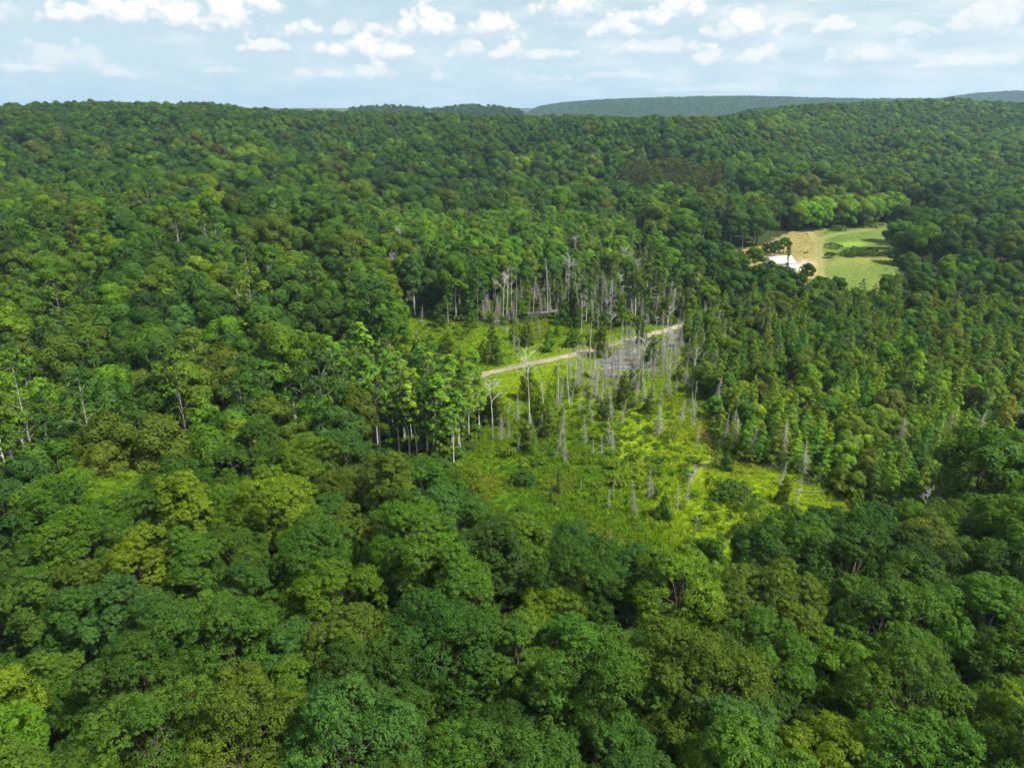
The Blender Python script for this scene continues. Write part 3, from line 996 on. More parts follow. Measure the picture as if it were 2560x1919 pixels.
# --- the open birch wood behind the dead trees, and young wood further left
P = jgrid(*np.r_[Z_BIRCH[:, 0].min(), Z_BIRCH[:, 0].max(), Z_BIRCH[:, 1].min(), Z_BIRCH[:, 1].max()], 5.6, rng)
for x, y in P[inside(Z_BIRCH, P[:, 0], P[:, 1])]:
    add(pick(rng, {'aspen_tree': 3.5, 'cedar_tree': .7, 'dead_spruce': 2.6, 'dead_birch': .8, 'oak_tree': 2, 'shrub': 2}), x, y, rng.uniform(.45, .85), pick(rng, {'bright green': 4, 'mid green': 2, 'olive green': 3, 'yellow green': 1.5}), k=1.4)
P = jgrid(*np.r_[Z_YOUNG[:, 0].min(), Z_YOUNG[:, 0].max(), Z_YOUNG[:, 1].min(), Z_YOUNG[:, 1].max()], 6.0, rng)
for x, y in P[inside(Z_YOUNG, P[:, 0], P[:, 1])]:
    add(pick(rng, {'poplar_tree': 4, 'cedar_tree': .8, 'oak_tree': 3, 'dead_spruce': 1.2, 'dead_birch': .25, 'aspen_tree': 1.6}), x, y, rng.uniform(.55, .95), pick(rng, {'bright green': 3.5, 'mid green': 4, 'olive green': 2.5, 'dark green': 1, 'brownish green': .3}), k=1.35)
# --- cedar swamp
P = jgrid(*np.r_[Z_CEDAR[:, 0].min(), Z_CEDAR[:, 0].max(), Z_CEDAR[:, 1].min(), Z_CEDAR[:, 1].max()], 3.5, rng)
ok = inside(Z_CEDAR, P[:, 0], P[:, 1]) & in_view(P, np.full(len(P), 6.), 100) & ~open_ground(P)
for x, y in P[ok]:
    vx, vy, _ = project(np.array([x, y, 0.]))
    greyish = 3.6 if (vx < 1800 and 690 < vy < 800) else .65
    k = pick(rng, {'cedar_tree': 8, 'dead_spruce': greyish, 'oak_tree': 2.2, 'aspen_tree': .3})
    far = vy < 850
    w = {'olive green': 6, 'brownish green': .8, 'mid green': 2.0, 'dark green': 2.5 if far else 1.5, 'yellow green': .4 if far else 1.3, 'bright green': .7, 'blue green': .8 if far else .2}
    add(k, x, y, rng.uniform(.45, .85) * (.72 if k == 'oak_tree' else .7 if k == 'dead_spruce' else 1), pick(rng, w), k=(1.75 if not far else 1.4) * (.8 if k == 'oak_tree' else 1))
# --- dead wood round the pond and behind it
def scatter_in(Pz, s, fn, skip=.0):
    Pn = jgrid(Pz[:, 0].min(), Pz[:, 0].max(), Pz[:, 1].min(), Pz[:, 1].max(), s, rng, .45)
    for x, y in Pn[inside(Pz, Pn[:, 0], Pn[:, 1]) & (dist_line(TRACK, Pn[:, 0], Pn[:, 1]) > 2.6)]:
        if rng.uniform() >= skip:
            fn(x, y)


def snagwood(x, y):
    vx, vy, _ = project(np.array([x, y, 0.]))
    k = pick(rng, {'dead_spruce': 8, 'dead_birch': .7, 'cedar_tree': 1.5, 'aspen_tree': 1.4, 'shrub': 3})
    add(k, x, y, rng.uniform(.45, 1.1) if k == 'dead_spruce' else rng.uniform(.6, 1.1), pick(rng, {'olive green': 4, 'mid green': 2, 'bright green': 1}))


scatter_in(Z_SNAG, 3.2, snagwood, .15)
Z_D1 = poly([(1215, 800), (1290, 745), (1400, 722), (1470, 725), (1490, 790), (1500, 850), (1420, 880), (1300, 880), (1230, 850)])
scatter_in(Z_D1, 2.9, lambda x, y: add(pick(rng, {'dead_spruce': 8, 'dead_birch': .8, 'cedar_tree': .5}), x, y, rng.uniform(.45, 1.0), 'olive green'), .34)
scatter_in(Z_POND, 2.3, lambda x, y: add('dead_spruce', x, y, rng.uniform(.16, .5), 'olive green'), .25)
Z_D5 = poly([(1470, 715), (1500, 700), (1560, 700), (1600, 740), (1560, 830), (1575, 930), (1620, 985), (1560, 985), (1530, 880), (1495, 790)])
scatter_in(Z_D5, 3.6, lambda x, y: add('dead_spruce', x, y, rng.uniform(.5, 1.0), 'olive green'), .45)
Z_D2 = poly([(1005, 960), (1060, 870), (1200, 850), (1380, 880), (1500, 880), (1500, 940), (1380, 930), (1290, 1000), (1180, 985), (1090, 1000)])
scatter_in(Z_D2, 4.2, lambda x, y: add(pick(rng, {'dead_spruce': 7, 'cedar_tree': 2.0, 'dead_birch': .4}), x, y, rng.uniform(.4, .85), pick(rng, {'olive green': 4, 'yellow green': 1.2, 'mid green': 1})), .45)
Z_D3 = poly([(860, 840), (850, 760), (880, 690), (1060, 700), (1240, 692), (1300, 710), (1420, 708), (1300, 745), (1200, 770), (1080, 795), (1010, 765)])
scatter_in(Z_D3, 5.4, lambda x, y: add(pick(rng, {'cedar_tree': 6, 'dead_spruce': 2.2, 'shrub': 3}), x, y, rng.uniform(.35, .8), pick(rng, {'olive green': 4, 'mid green': 3, 'dark green': 1.5, 'bright green': 1})), .35)
Z_D4 = poly([(1180, 1040), (1300, 1020), (1420, 1000), (1480, 1080), (1700, 1090), (1700, 1160), (1500, 1240), (1280, 1180)])
scatter_in(Z_D4, 5.0, lambda x, y: add(pick(rng, {'dead_spruce': 6, 'shrub': 4, 'cedar_tree': 1.2}), x, y, rng.uniform(.25, .5), pick(rng, {'mid green': 3, 'dark green': 1, 'bright green': 3, 'olive green': 2})), .5)
# --- single trees one can point to (base point measured, height in metres)
for kind, vx, vy, h, colour, pr in [
        ('dead_birch', 1145, 922, 16.5, 'mid green', 0), ('dead_birch', 1065, 948, 13.5, 'mid green', 1), ('dead_birch', 1176, 918, 12.5, 'mid green', 3), ('dead_birch', 1207, 886, 15.5, 'mid green', 4),
        ('dead_birch', 1232, 882, 12.5, 'mid green', 5), ('dead_birch', 1433, 790, 9.5, 'mid green', 4), ('dead_birch', 1113, 698, 18.5, 'mid green', 4), ('dead_birch', 1108, 697, 13, 'mid green', 3),
        ('dead_birch', 1094, 690, 18, 'mid green', 2), ('dead_birch', 1087, 692, 17, 'mid green', 2), ('dead_birch', 1226, 670, 19, 'mid green', 1), ('dead_birch', 1182, 672, 18, 'mid green', 3),
        ('dead_birch', 1190, 672, 17, 'mid green', 4), ('dead_birch', 1497, 905, 9, 'mid green', 3), ('dead_birch', 1366, 822, 8, 'mid green', 4), ('dead_birch', 1372, 822, 7, 'mid green', 5),
        ('dead_birch', 848, 650, 18, 'mid green', 2), ('dead_birch', 1346, 770, 10, 'mid green', 5), ('dead_birch', 1255, 720, 12, 'mid green', 3),
        ('dead_spruce', 1422, 938, 8.0, 'mid green', 0), ('dead_spruce', 1340, 911, 6.0, 'mid green', 1), ('dead_spruce', 1323, 973, 5.5, 'mid green', 2), ('dead_spruce', 1504, 968, 5.0, 'mid green', 3),
        ('dead_spruce', 1370, 1113, 7.0, 'mid green', 2), ('dead_spruce', 1400, 1078, 6.5, 'mid green', 3), ('dead_spruce', 1460, 1107, 6.0, 'mid green', 4), ('dead_spruce', 1482, 1088, 5.5, 'mid green', 3),
        ('dead_spruce', 1682, 1047, 5.5, 'mid green', 1), ('dead_spruce', 1717, 1096, 6.5, 'mid green', 4), ('dead_spruce', 1688, 1003, 10, 'mid green', 0), ('dead_spruce', 1734, 1025, 8.0, 'mid green', 5),
        ('dead_spruce', 1220, 995, 5.5, 'mid green', 0), ('dead_spruce', 1938, 985, 9.0, 'mid green', 0), ('dead_spruce', 2085, 985, 11.0, 'mid green', 1), ('dead_spruce', 2040, 965, 9.0, 'mid green', 0),
        ('dead_spruce', 1300, 985, 5.0, 'mid green', 3), ('dead_spruce', 1620, 985, 7, 'mid green', 5), ('dead_birch', 1990, 1140, 7.5, 'mid green', 1), ('dead_birch', 2195, 960, 9, 'mid green', 1),
        ('dead_birch', 430, 560, 14, 'mid green', 1), ('dead_birch', 645, 530, 15, 'mid green', 0), ('dead_birch', 720, 600, 14, 'mid green', 1), ('dead_birch', 868, 560, 13, 'mid green', 1), ('dead_birch', 820, 480, 14, 'mid green', 1),
        ('aspen_tree', 968, 698, 11.5, 'bright green', 4), ('aspen_tree', 2165, 965, 11, 'yellow', 1), ('aspen_tree', 925, 985, 17.0, 'mid green', 0), ('aspen_tree', 945, 985, 16, 'mid green', 1),
        ('aspen_tree', 885, 985, 15.5, 'bright green', 2), ('aspen_tree', 862, 978, 15, 'olive green', 3), ('aspen_tree', 822, 972, 17, 'mid green', 4), ('aspen_tree', 990, 972, 14, 'bright green', 0),
        ('aspen_tree', 1350, 500, 17, 'yellow green', 0), ('aspen_tree', 1520, 452, 15, 'yellow', 0), ('cedar_tree', 1152, 985, 6.0, 'olive green', 0), ('cedar_tree', 1140, 970, 7.0, 'olive green', 2),
        ('cedar_tree', 1185, 905, 9.0, 'yellow green', 1), ('cedar_tree', 1165, 905, 8.0, 'yellow green', 3), ('cedar_tree', 1545, 1010, 6.0, 'dark green', 1), ('cedar_tree', 1567, 1015, 4.5, 'mid green', 2),
        ('spruce_tree', 1124, 1035, 4.5, 'dark green', 1), ('spruce_tree', 1205, 1065, 5.0, 'dark green', 2), ('spruce_tree', 1190, 1085, 4.0, 'dark green', 0), ('spruce_tree', 1698, 592, 13.5, 'dark green', 3),
        ('cedar_tree', 1690, 1085, 5.5, 'olive green', 4), ('shrub', 1580, 1060, 2.6, 'mid green', 0), ('shrub', 1590, 1080, 3.2, 'mid green', 1), ('shrub', 1130, 1045, 2.6, 'dark green', 2),
        ('shrub', 1802, 537, 3.0, 'dark green', 3), ('shrub', 1858, 553, 3.5, 'dark green', 1), ('shrub', 1838, 556, 2.7, 'dark green', 2), ('shrub', 1792, 558, 3.5, 'dark green', 0), ('shrub', 1878, 554, 3.0, 'dark green', 3),
        ('shrub', 1740, 548, 1.2, 'bright green', 2), ('shrub', 1848, 550, 4.0, 'dark green', 1), ('shrub', 1868, 549, 3.8, 'dark green', 3), ('shrub', 1828, 554, 3.0, 'dark green', 1), ('oak_tree', 1692, 548, 9.5, 'mid green', 0), ('oak_tree', 1655, 560, 8.5, 'olive green', 1), ('oak_tree', 1672, 553, 9, 'dark green', 2), ('shrub', 1812, 498, 3.5, 'olive green', 1),
        ('oak_tree', 1930, 572, 9, 'dark green', 3), ('oak_tree', 1664, 606, 9.5, 'mid green', 1), ('oak_tree', 1682, 614, 9.0, 'dark green', 0), ('oak_tree', 1704, 618, 8.0, 'mid green', 3), ('oak_tree', 1742, 612, 9.5, 'dark green', 1), ('oak_tree', 1645, 600, 8, 'mid green', 2), ('shrub', 1890, 492, 3.4, 'olive green', 3)]:
    p = at(vx, vy)
    H0 = {'dead_birch': 14., 'dead_spruce': 9., 'aspen_tree': 18., 'cedar_tree': 11., 'spruce_tree': 12., 'oak_tree': 17., 'shrub': 1.6}[kind]
    add(kind, p[0], p[1], h / H0, colour, proto=pr, single=True)
# pines behind the meadow
P = jgrid(Z_CLUMP[:, 0].min(), Z_CLUMP[:, 0].max(), Z_CLUMP[:, 1].min(), Z_CLUMP[:, 1].max(), 6.2, rng, .3)
for x, y in P[inside(Z_CLUMP, P[:, 0], P[:, 1])]:
    add('oak_tree', x, y, rng.uniform(.8, 1.05), pick(rng, {'bright green': 5, 'olive green': 2, 'yellow green': 2}), k=1.45, single=True, clump=True)
P = jgrid(Z_PINE[:, 0].min(), Z_PINE[:, 0].max(), Z_PINE[:, 1].min(), Z_PINE[:, 1].max(), 5.2, rng, .2)
for x, y in P[inside(Z_PINE, P[:, 0], P[:, 1])]:
    add('pine_tree', x, y, rng.uniform(1.15, 1.4), pick(rng, {'rusty green': 5, 'dark green': .6, 'olive green': 1}), k=.9)
_z = land(np.array([t['x'] for t in TREES]), np.array([t['y'] for t in TREES])) - .05
for t, q in zip(TREES, _z):
    t['z'] = float(q)
for t in TREES:
    if t.get('single') or t['y'] > at_front:
        continue
    top = {'oak_tree': 16., 'poplar_tree': 18.5, 'aspen_tree': 18., 'cedar_tree': 11., 'dead_spruce': 9., 'dead_birch': 14.}.get(t['kind'])
    while top and t['s'] > .2:
        a_, b_, _ = project(np.array([t['x'], t['y'], t['z'] + top * t['s']]))
        if not (1630 < a_ < 1960) or b_ > np.interp(a_, [1630, 1650, 1700, 1760, 1900, 1960], [560, 572, 584, 594, 598, 580]):
            break
        t['s'] *= .92
TREES = [t for t in TREES if t['s'] > .22 or t['kind'] in ('dead_spruce', 'shrub')]
TREES = [t for t in TREES if not (t['kind'] not in ('dead_spruce', 'dead_birch') and any(inside(W_, t['x'], t['y']) for W_ in water_polys))]
# --- the far wood
FAR = []
P = jgrid(-1150, 1150, 60, 1480, 9.4, rng)
r = np.hypot(P[:, 0], P[:, 1])
P3 = jgrid(-1150, 1150, 60, 1480, 7.4, rng)
r3 = np.hypot(P3[:, 0], P3[:, 1])
P = np.concatenate([P[r < 620], P3[r3 >= 620]])
r = np.hypot(P[:, 0], P[:, 1])
zl = land(P[:, 0], P[:, 1])
ok = (r > 300) & (r < 1450) & in_view(P, zl + 8, 110) & ~open_ground(P) & ~inside(Z_PINE, P[:, 0], P[:, 1])
ok &= (r >= 345)
for zz_ in zones:
    ok &= ~inside(zz_, P[:, 0], P[:, 1])
P, r, zl = P[ok], r[ok], zl[ok]
patch = waves(P[:, 0] * 2.2, P[:, 1] * 2.2)
for (x, y), pt, r_, z_ in zip(P, patch, r, zl):
    w = {'dark green': 4 + 3 * (x < 0), 'mid green': 3.5, 'blue green': 3, 'olive green': 1.3 + (1.6 if x > 150 else 0), 'bright green': 1.0 + max(0, pt * 7), 'brownish green': .35, 'yellow green': .2 + max(0, pt * 1.2)}
    c_ = pick(rng, w)
    FAR.append((x, y, float(z_) - .1, rng.uniform(.55, 1.30) * (1 + .12 * pt) * (1 if r_ < 620 else .80), c_, 1 if r_ < 520 else 2))
FP = jgrid(-3800, 3800, 1500, 5000, 17.0, rng)
rr = np.hypot(FP[:, 0], FP[:, 1])
fz = land(FP[:, 0], FP[:, 1])
fa = np.degrees(np.arctan2(FP[:, 0], FP[:, 1]))
ok = in_view(FP, fz + 8, 60) & (rr > 1400) & ((fz > 38) | ((fa > -3) & (fa < 19) & (rr > 1900) & (rr < 3700)))
for (x, y), z_ in zip(FP[ok], fz[ok]):
    FAR.append((x, y, float(z_) - .1, rng.uniform(1.0, 1.45), pick(rng, {'dark green': 5, 'mid green': 3, 'blue green': 2}), 3))

# ------------------------------------------------------------------ tree shapes
def pair(name, sp, wood, leaf):
    return (sp[0].mesh(name + " trunk", [wood]), sp[1].mesh(name + " crown", [leaf]))


def whole(name, sp, wood, leaf):
    so = Soup()
    for part, m in ((sp[0], 0), (sp[1], 1)):
        for V_, Q_, t_ in zip(part.V, part.Q, part.t):
            so.V.append(V_)
            so.Q.append(Q_ - Q_.min() + so.n if False else Q_)
        # offsets are already global inside each soup: shift them once
    so = Soup()
    for part, m in ((sp[0], 0), (sp[1], 1)):
        if part.V:
            so.add(np.concatenate(part.V), np.concatenate(part.Q), m, np.concatenate(part.t))
    return so.mesh(name, [wood, leaf])


NEAR = {'maple_tree': [pair("maple", broadleaf(100 + k, 0, [5.0, 5.4, 4.6, 5.6, 5.0, 4.8, 5.3, 4.4][k], [16, 17, 17.5, 16, 15, 17, 16.5, 16][k], [0, 2, 1, 2, 0, 1, 0, 0][k]), M_BARK, M_LEAF) for k in range(8)]}
MID = {
    'maple_tree': [pair("maple mid", broadleaf(140 + k, 1, 5.0, 16.5, k % 3), M_BARK, M_LEAF) for k in range(6)],
    'oak_tree': [pair("oak", broadleaf(180 + k, 1, 5.0, 16, [2, 0, 1, 0][k], .06), M_BARK, M_LEAF) for k in range(4)],
    'poplar_tree': [pair("poplar", broadleaf(200 + k, 1, 4.7, 18, [1, 0, 1, 0, 1][k]), M_POPLAR, M_LEAF) for k in range(5)] + [pair("poplar", poplar(220 + k, 1, 19, 4.2, .36), M_POPLAR, M_LEAF) for k in range(2)],
    'aspen_tree': [pair("aspen", poplar(240 + k, 0, 18, [2.7, 3.0, 2.4, 2.6, 2.2][k], [.34, .26, .46, .40, .52][k], [1.3, 1.3, 1, 1.2, .9][k]), M_BIRCH, M_LEAF) for k in range(5)],
    'cedar_tree': [pair("cedar", conifer(260 + k, 0, 11, [3.5, 3.9, 3.2, 3.7, 4.2, 3.3][k], .05, .18, .32, [.6, .7, .55, .75, .5, .65][k]), M_BARK, M_NEEDLE) for k in range(2)] + [pair("cedar", cedar(265 + k, 0, 11, [3.4, 3.8, 3.0, 3.6][k], [.6, .7, .5, .6][k]), M_BARK, M_NEEDLE) for k in range(4)],
    'spruce_tree': [pair("spruce", conifer(280 + k, 0, 12, [1.9, 2.2, 2.0, 1.15][k], .04, .4, .15, [1.0, .95, 1.0, .55][k]), M_BARK, M_NEEDLE) for k in range(4)],
    'pine_tree': [pair("pine", pine(300 + k, 1, 17, 2.9, .3), M_BARK, M_NEEDLE) for k in range(4)],
    'shrub': [pair("shrub", shrub(320 + k, [1.4, 2.2, 1.6, 2.6][k], 1.6), M_BARK, M_LEAF) for k in range(4)],
}
DEAD = {
    'dead_spruce': [dead_conifer(340 + k, 9, [2.2, 1.9, 1.5, 1.3, 1.1, 1.8][k], [140, 130, 120, 110, 90, 120][k], [.05, .05, .1, .15, .2, .1][k], [.8, .9, .55, .5, .4, .6][k], thick=1.1).mesh("dead spruce", [M_GREY]) for k in range(6)],
    'dead_birch': [dead_birch(360, 14, 12, 1.25, .80, 6).mesh("dead birch", [M_WHITE]), dead_birch(361, 14, 14, 1.15, .62, 6).mesh("dead birch", [M_WHITE]), dead_birch(362, 14, 12, .75, .6, 4).mesh("dead birch", [M_WHITE]),
                   dead_birch(363, 14, 5, .5, .7, 2).mesh("dead birch", [M_WHITE]), dead_birch(364, 14, 3, .4, .8, 1).mesh("dead birch", [M_GREY]), dead_birch(365, 14, 2, .6, .85, 1).mesh("dead birch", [M_WHITE])],
}

# ------------------------------------------------------------------ place the trees one can pick out; the rest joins the forest
CATEGORY = {'maple_tree': 'tree', 'oak_tree': 'tree', 'poplar_tree': 'tree', 'aspen_tree': 'tree', 'cedar_tree': 'conifer', 'spruce_tree': 'conifer', 'pine_tree': 'pine', 'shrub': 'shrub',
            'dead_spruce': 'dead tree', 'dead_birch': 'dead tree'}
HEIGHT = {'maple_tree': 16.5, 'oak_tree': 16., 'poplar_tree': 18.5, 'aspen_tree': 18., 'cedar_tree': 11., 'spruce_tree': 12., 'pine_tree': 17., 'shrub': 1.6, 'dead_spruce': 9., 'dead_birch': 14.}
LIMIT = 300
for t in TREES:
    h = HEIGHT[t['kind']] * t['s']
    vx, vy, dep = project(np.array([t['x'], t['y'], t['z'] + h * .72]))
    t.update(vx=float(vx), vy=float(vy), px=h / float(dep) * FPX, h=h, seen=(-30 < vx < 2242 and -20 < vy < 1700) or (t['kind'] == 'maple_tree' and float(dep) < 95))
OBJ, REST = [], []
for kind in HEIGHT:
    ts = sorted([t for t in TREES if t['kind'] == kind], key=lambda t: (not t.get('single'), not t['seen'], -t['px']))
    for k, t in enumerate(ts):
        (OBJ if k < LIMIT and t['seen'] else REST).append(t)
for t in OBJ:
    kind = t['kind']
    loc = (t['x'], t['y'], t['z'])
    if kind in DEAD:
        protos = DEAD[kind]
        t['pi'] = t.get('proto', int(rng.integers(len(protos)))) % len(protos)
        me = protos[t['pi']]
        o = mesh_obj(kind, me, loc=loc)
        o.rotation_euler = (rng.normal(0, .06), rng.normal(0, .06), t['rot'])
        if t.get('lean'):
            o.rotation_euler = t['lean']
        o.scale = (t['s'],) * 3
        t['obj'] = o
        continue
    protos = NEAR[kind] if kind in NEAR and math.hypot(t['x'], t['y']) < 116 else MID[kind]
    tm, cm = protos[t.get('proto', int(rng.integers(len(protos)))) % len(protos)]
    e = bpy.data.objects.new(kind, None)
    e.empty_display_size = .5
    link(e)
    e.location, e.scale = loc, (t['s'] * rng.uniform(.93, 1.07), t['s'] * rng.uniform(.93, 1.07), t['s'])
    e.rotation_euler = (0, 0, t['rot'])
    mesh_obj("trunk", tm, e)
    c = mesh_obj("crown", cm, e)
    c['tint'] = [float(q) for q in t['tint']]
    t['obj'] = e

# ------------------------------------------------------------------ labels that single each tree out
ORD = ['first', 'second', 'third', 'fourth', 'fifth', 'sixth', 'seventh', 'eighth', 'ninth', 'tenth', 'eleventh', 'twelfth', 'thirteenth', 'fourteenth', 'fifteenth', 'sixteenth', 'seventeenth', 'eighteenth', 'nineteenth', 'twentieth']


def ordinal(n):
    if n < 20:
        return ORD[n]
    if n >= 99:
        return 'hundred-and-' + ordinal(n - 100) if n > 99 else 'hundredth'
    tens = {2: 'twenty', 3: 'thirty', 4: 'forty', 5: 'fifty', 6: 'sixty', 7: 'seventy', 8: 'eighty', 9: 'ninety'}
    n += 1
    if n % 10 == 0:
        return tens[n // 10].replace('y', 'ieth')
    return tens[n // 10] + '-' + ORD[n % 10 - 1]


NOUN = {'maple_tree': 'broadleaf', 'oak_tree': 'round-crowned tree', 'poplar_tree': 'poplar', 'aspen_tree': 'aspen', 'cedar_tree': 'cedar', 'spruce_tree': 'spruce', 'pine_tree': 'pine', 'shrub': 'shrub',
        'dead_spruce': 'grey dead spruce', 'dead_birch': 'white dead trunk'}


def place(t):
    vx, vy, k = t['vx'], t['vy'], t['kind']
    if k == 'maple_tree':
        if vy > 1100:
            return 'row %s up from the bottom edge' % ['one', 'two', 'three', 'four', 'five', 'six', 'seven'][min(6, int((1700 - vy) / 92))]
        return 'bank %s' % ('before the aspen stand' if vx < 1050 else 'beyond the front trees at the near end of the marsh' if vx < 1750 else 'in front of the cedars')
    x, y = t['x'], t['y']
    if t.get('clump'):
        return 'clump behind the meadow'
    if inside(Z_CLEAR, x, y):
        if inside(Z_POND, x, y):
            return 'standing in the pond'
        if dist_line(TRACK, np.array(x), np.array(y)) < 9:
            return 'beside the dirt road'
        return 'marsh beyond the road' if vy < 740 else 'marsh below the pond' if vy < 960 else 'near end of the marsh'
    if inside(Z_SNAG, x, y):
        return 'dead wood behind the marsh'
    if inside(Z_STAND, x, y):
        return 'stand at the road end' if vy < 830 else 'stand beside the marsh'
    if inside(Z_CEDAR, x, y):
        return 'cedar swamp, ' + ('near ranks' if vy > 930 else 'middle ranks' if vy > 820 else 'rear ranks' if vy > 720 else 'edge below the meadow')
    if inside(Z_PINE, x, y):
        return 'brown-green pine plantation'
    if inside(Z_MEADOW, x, y):
        return 'dry meadow'
    if inside(Z_BIRCH, x, y) or inside(Z_YOUNG, x, y):
        return 'open wood behind the dead trees' if vx > 1150 else 'young wood below the dark hill'
    if vx > 1450:
        return 'wood %s the meadow' % ('below' if vy > 600 else 'beside')
    return 'wooded spur, ' + ('front ranks' if vy > 760 else 'middle ranks' if vy > 640 else 'top ranks' if vy > 560 else 'far side')


def size_word(t):
    ratio = t['h'] / HEIGHT[t['kind']]
    if t['kind'] == 'shrub':
        return 'bushy'
    w = 'big' if ratio > 1.0 else 'small' if ratio < .8 else 'middling'
    if t['kind'] == 'dead_spruce':
        w += ' broad' if t['pi'] in (0, 1, 5) else ' slim'
    if t['kind'] == 'dead_birch':
        w += ' branchy' if t['pi'] < 3 else ' bare'
    return w


cells = {}
for t in OBJ:
    cells.setdefault((t['kind'], place(t), t['colour'] if t['kind'] not in DEAD else '', size_word(t)), []).append(t)
for (kind, where, colour, size), ts in cells.items():
    ts.sort(key=lambda t: t['vx'])
    for n, t in enumerate(ts):
        noun = NOUN[kind]
        one = ' '.join(filter(None, [size, colour, noun]))
        if len(ts) == 1:
            lab = '%s, the only such one, %s' % (one, where)
        else:
            lab = '%s, %s such from left, %s' % (one, ordinal(n), where)
        t['obj']['label'] = lab
        t['obj']['category'] = CATEGORY[kind]
        t['obj']['group'] = {'maple_tree': 'broadleaf trees of the front wood', 'dead_spruce': 'grey dead spruces', 'dead_birch': 'white dead trunks'}.get(kind, noun.replace(' tree', '') + ' trees' if kind != 'shrub' else 'shrubs in the open')

# ------------------------------------------------------------------ forest (past the 300 largest): one mass of instanced trees
def proto_collection(name, meshes):
    c = bpy.data.collections.new(name)
    for k, me in enumerate(meshes):
        c.objects.link(bpy.data.objects.new("%s %02d" % (name, k), me))
    return c


def scatter(name, P, idx, scale, rotz, tint, coll, kind="stuff"):
    me = bpy.data.meshes.new(name)
    n = len(P)
    me.vertices.add(n)
    me.vertices.foreach_set('co', np.asarray(P, np.float32).ravel())
    me.attributes.new('idx', 'INT', 'POINT').data.foreach_set('value', np.asarray(idx, np.int32))
    me.attributes.new('scl', 'FLOAT_VECTOR', 'POINT').data.foreach_set('vector', np.asarray(scale, np.float32).ravel())
    me.attributes.new('rot', 'FLOAT_VECTOR', 'POINT').data.foreach_set('vector', np.stack([np.zeros(n), np.zeros(n), rotz], 1).astype(np.float32).ravel())
    c4 = np.ones((n, 4), np.float32)
    c4[:, :3] = tint
    me.attributes.new('tint', 'FLOAT_COLOR', 'POINT').data.foreach_set('color', c4.ravel())
    o = mesh_obj(name, me, kind=kind)
    g = bpy.data.node_groups.new(name, 'GeometryNodeTree')
    g.interface.new_socket('Geometry', in_out='INPUT', socket_type='NodeSocketGeometry')
    g.interface.new_socket('Geometry', in_out='OUTPUT', socket_type='NodeSocketGeometry')
    gi, go = g.nodes.new('NodeGroupInput'), g.nodes.new('NodeGroupOutput')
    ci = g.nodes.new('GeometryNodeCollectionInfo')
    ci.inputs['Collection'].default_value = coll
    ci.inputs['Separate Children'].default_value = True
    ci.inputs['Reset Children'].default_value = True
    ip = g.nodes.new('GeometryNodeInstanceOnPoints')
    ip.inputs['Pick Instance'].default_value = True

    def attr(nm, typ):
        a = g.nodes.new('GeometryNodeInputNamedAttribute')
        a.data_type = typ
        a.inputs[0].default_value = nm
        return next(s for s in a.outputs if s.enabled and s.name == 'Attribute')
    g.links.new(gi.outputs[0], ip.inputs['Points'])
    g.links.new(ci.outputs[0], ip.inputs['Instance'])
    g.links.new(attr('idx', 'INT'), ip.inputs['Instance Index'])
    g.links.new(attr('scl', 'FLOAT_VECTOR'), ip.inputs['Scale'])
    er = g.nodes.new('FunctionNodeEulerToRotation')
    g.links.new(attr('rot', 'FLOAT_VECTOR'), er.inputs[0])
    g.links.new(er.outputs[0], ip.inputs['Rotation'])
    g.links.new(ip.outputs[0], go.inputs[0])
    md = o.modifiers.new("scatter", 'NODES')
    md.node_group = g
    return o


F_MESH, F_OF = [], {}


def reg(key, meshes):
    F_OF[key] = (len(F_MESH), len(meshes))
    F_MESH.extend(meshes)


reg('broad1', [whole("w1", broadleaf(400 + k, 1, 5.9, 16.5, k % 3), M_BARK, M_LEAF) for k in range(6)])
reg('broad2', [whole("w2", broadleaf(420 + k, 2, 6.4, 16.5, k % 3), M_BARK, M_LEAF) for k in range(7)])
reg('broad3', [whole("w3", broadleaf(440 + k, 3, 5.5, 16, k % 3), M_BARK, M_LEAF) for k in range(4)])
reg('cedar', [whole("wc", cedar(460 + k, 1, 11, [3.5, 3.9, 3.3, 3.8][k], .6), M_BARK, M_NEEDLE) for k in range(4)])
reg('pop', [whole("wp", poplar(480 + k, 1, 18, 3.2, .4), M_POPLAR, M_LEAF) for k in range(4)])
reg('aspen', [whole("wa", poplar(490 + k, 1, 18, 2.6, .45), M_BIRCH, M_LEAF) for k in range(3)])
reg('pine', [whole("wn", pine(500 + k, 1, 17, 2.8, .3), M_BARK, M_NEEDLE) for k in range(3)])
reg('dead', DEAD['dead_spruce'])
reg('dbirch', DEAD['dead_birch'])
reg('shrub', [whole("ws", shrub(510 + k), M_BARK, M_LEAF) for k in range(2)])
KEY = {'maple_tree': 'broad1', 'oak_tree': 'broad1', 'poplar_tree': 'pop', 'aspen_tree': 'aspen', 'cedar_tree': 'cedar', 'spruce_tree': 'cedar', 'pine_tree': 'pine', 'dead_spruce': 'dead', 'dead_birch': 'dbirch', 'shrub': 'shrub'}
FPn, FI, FS, FR, FT = [], [], [], [], []
for t in REST:
    a, n = F_OF[KEY[t['kind']]]
    FPn.append((t['x'], t['y'], t['z']))
    FI.append(a + int(rng.integers(n)))
    FS.append((t['s'],) * 3)
    FR.append(t['rot'])
    FT.append(t['tint'])
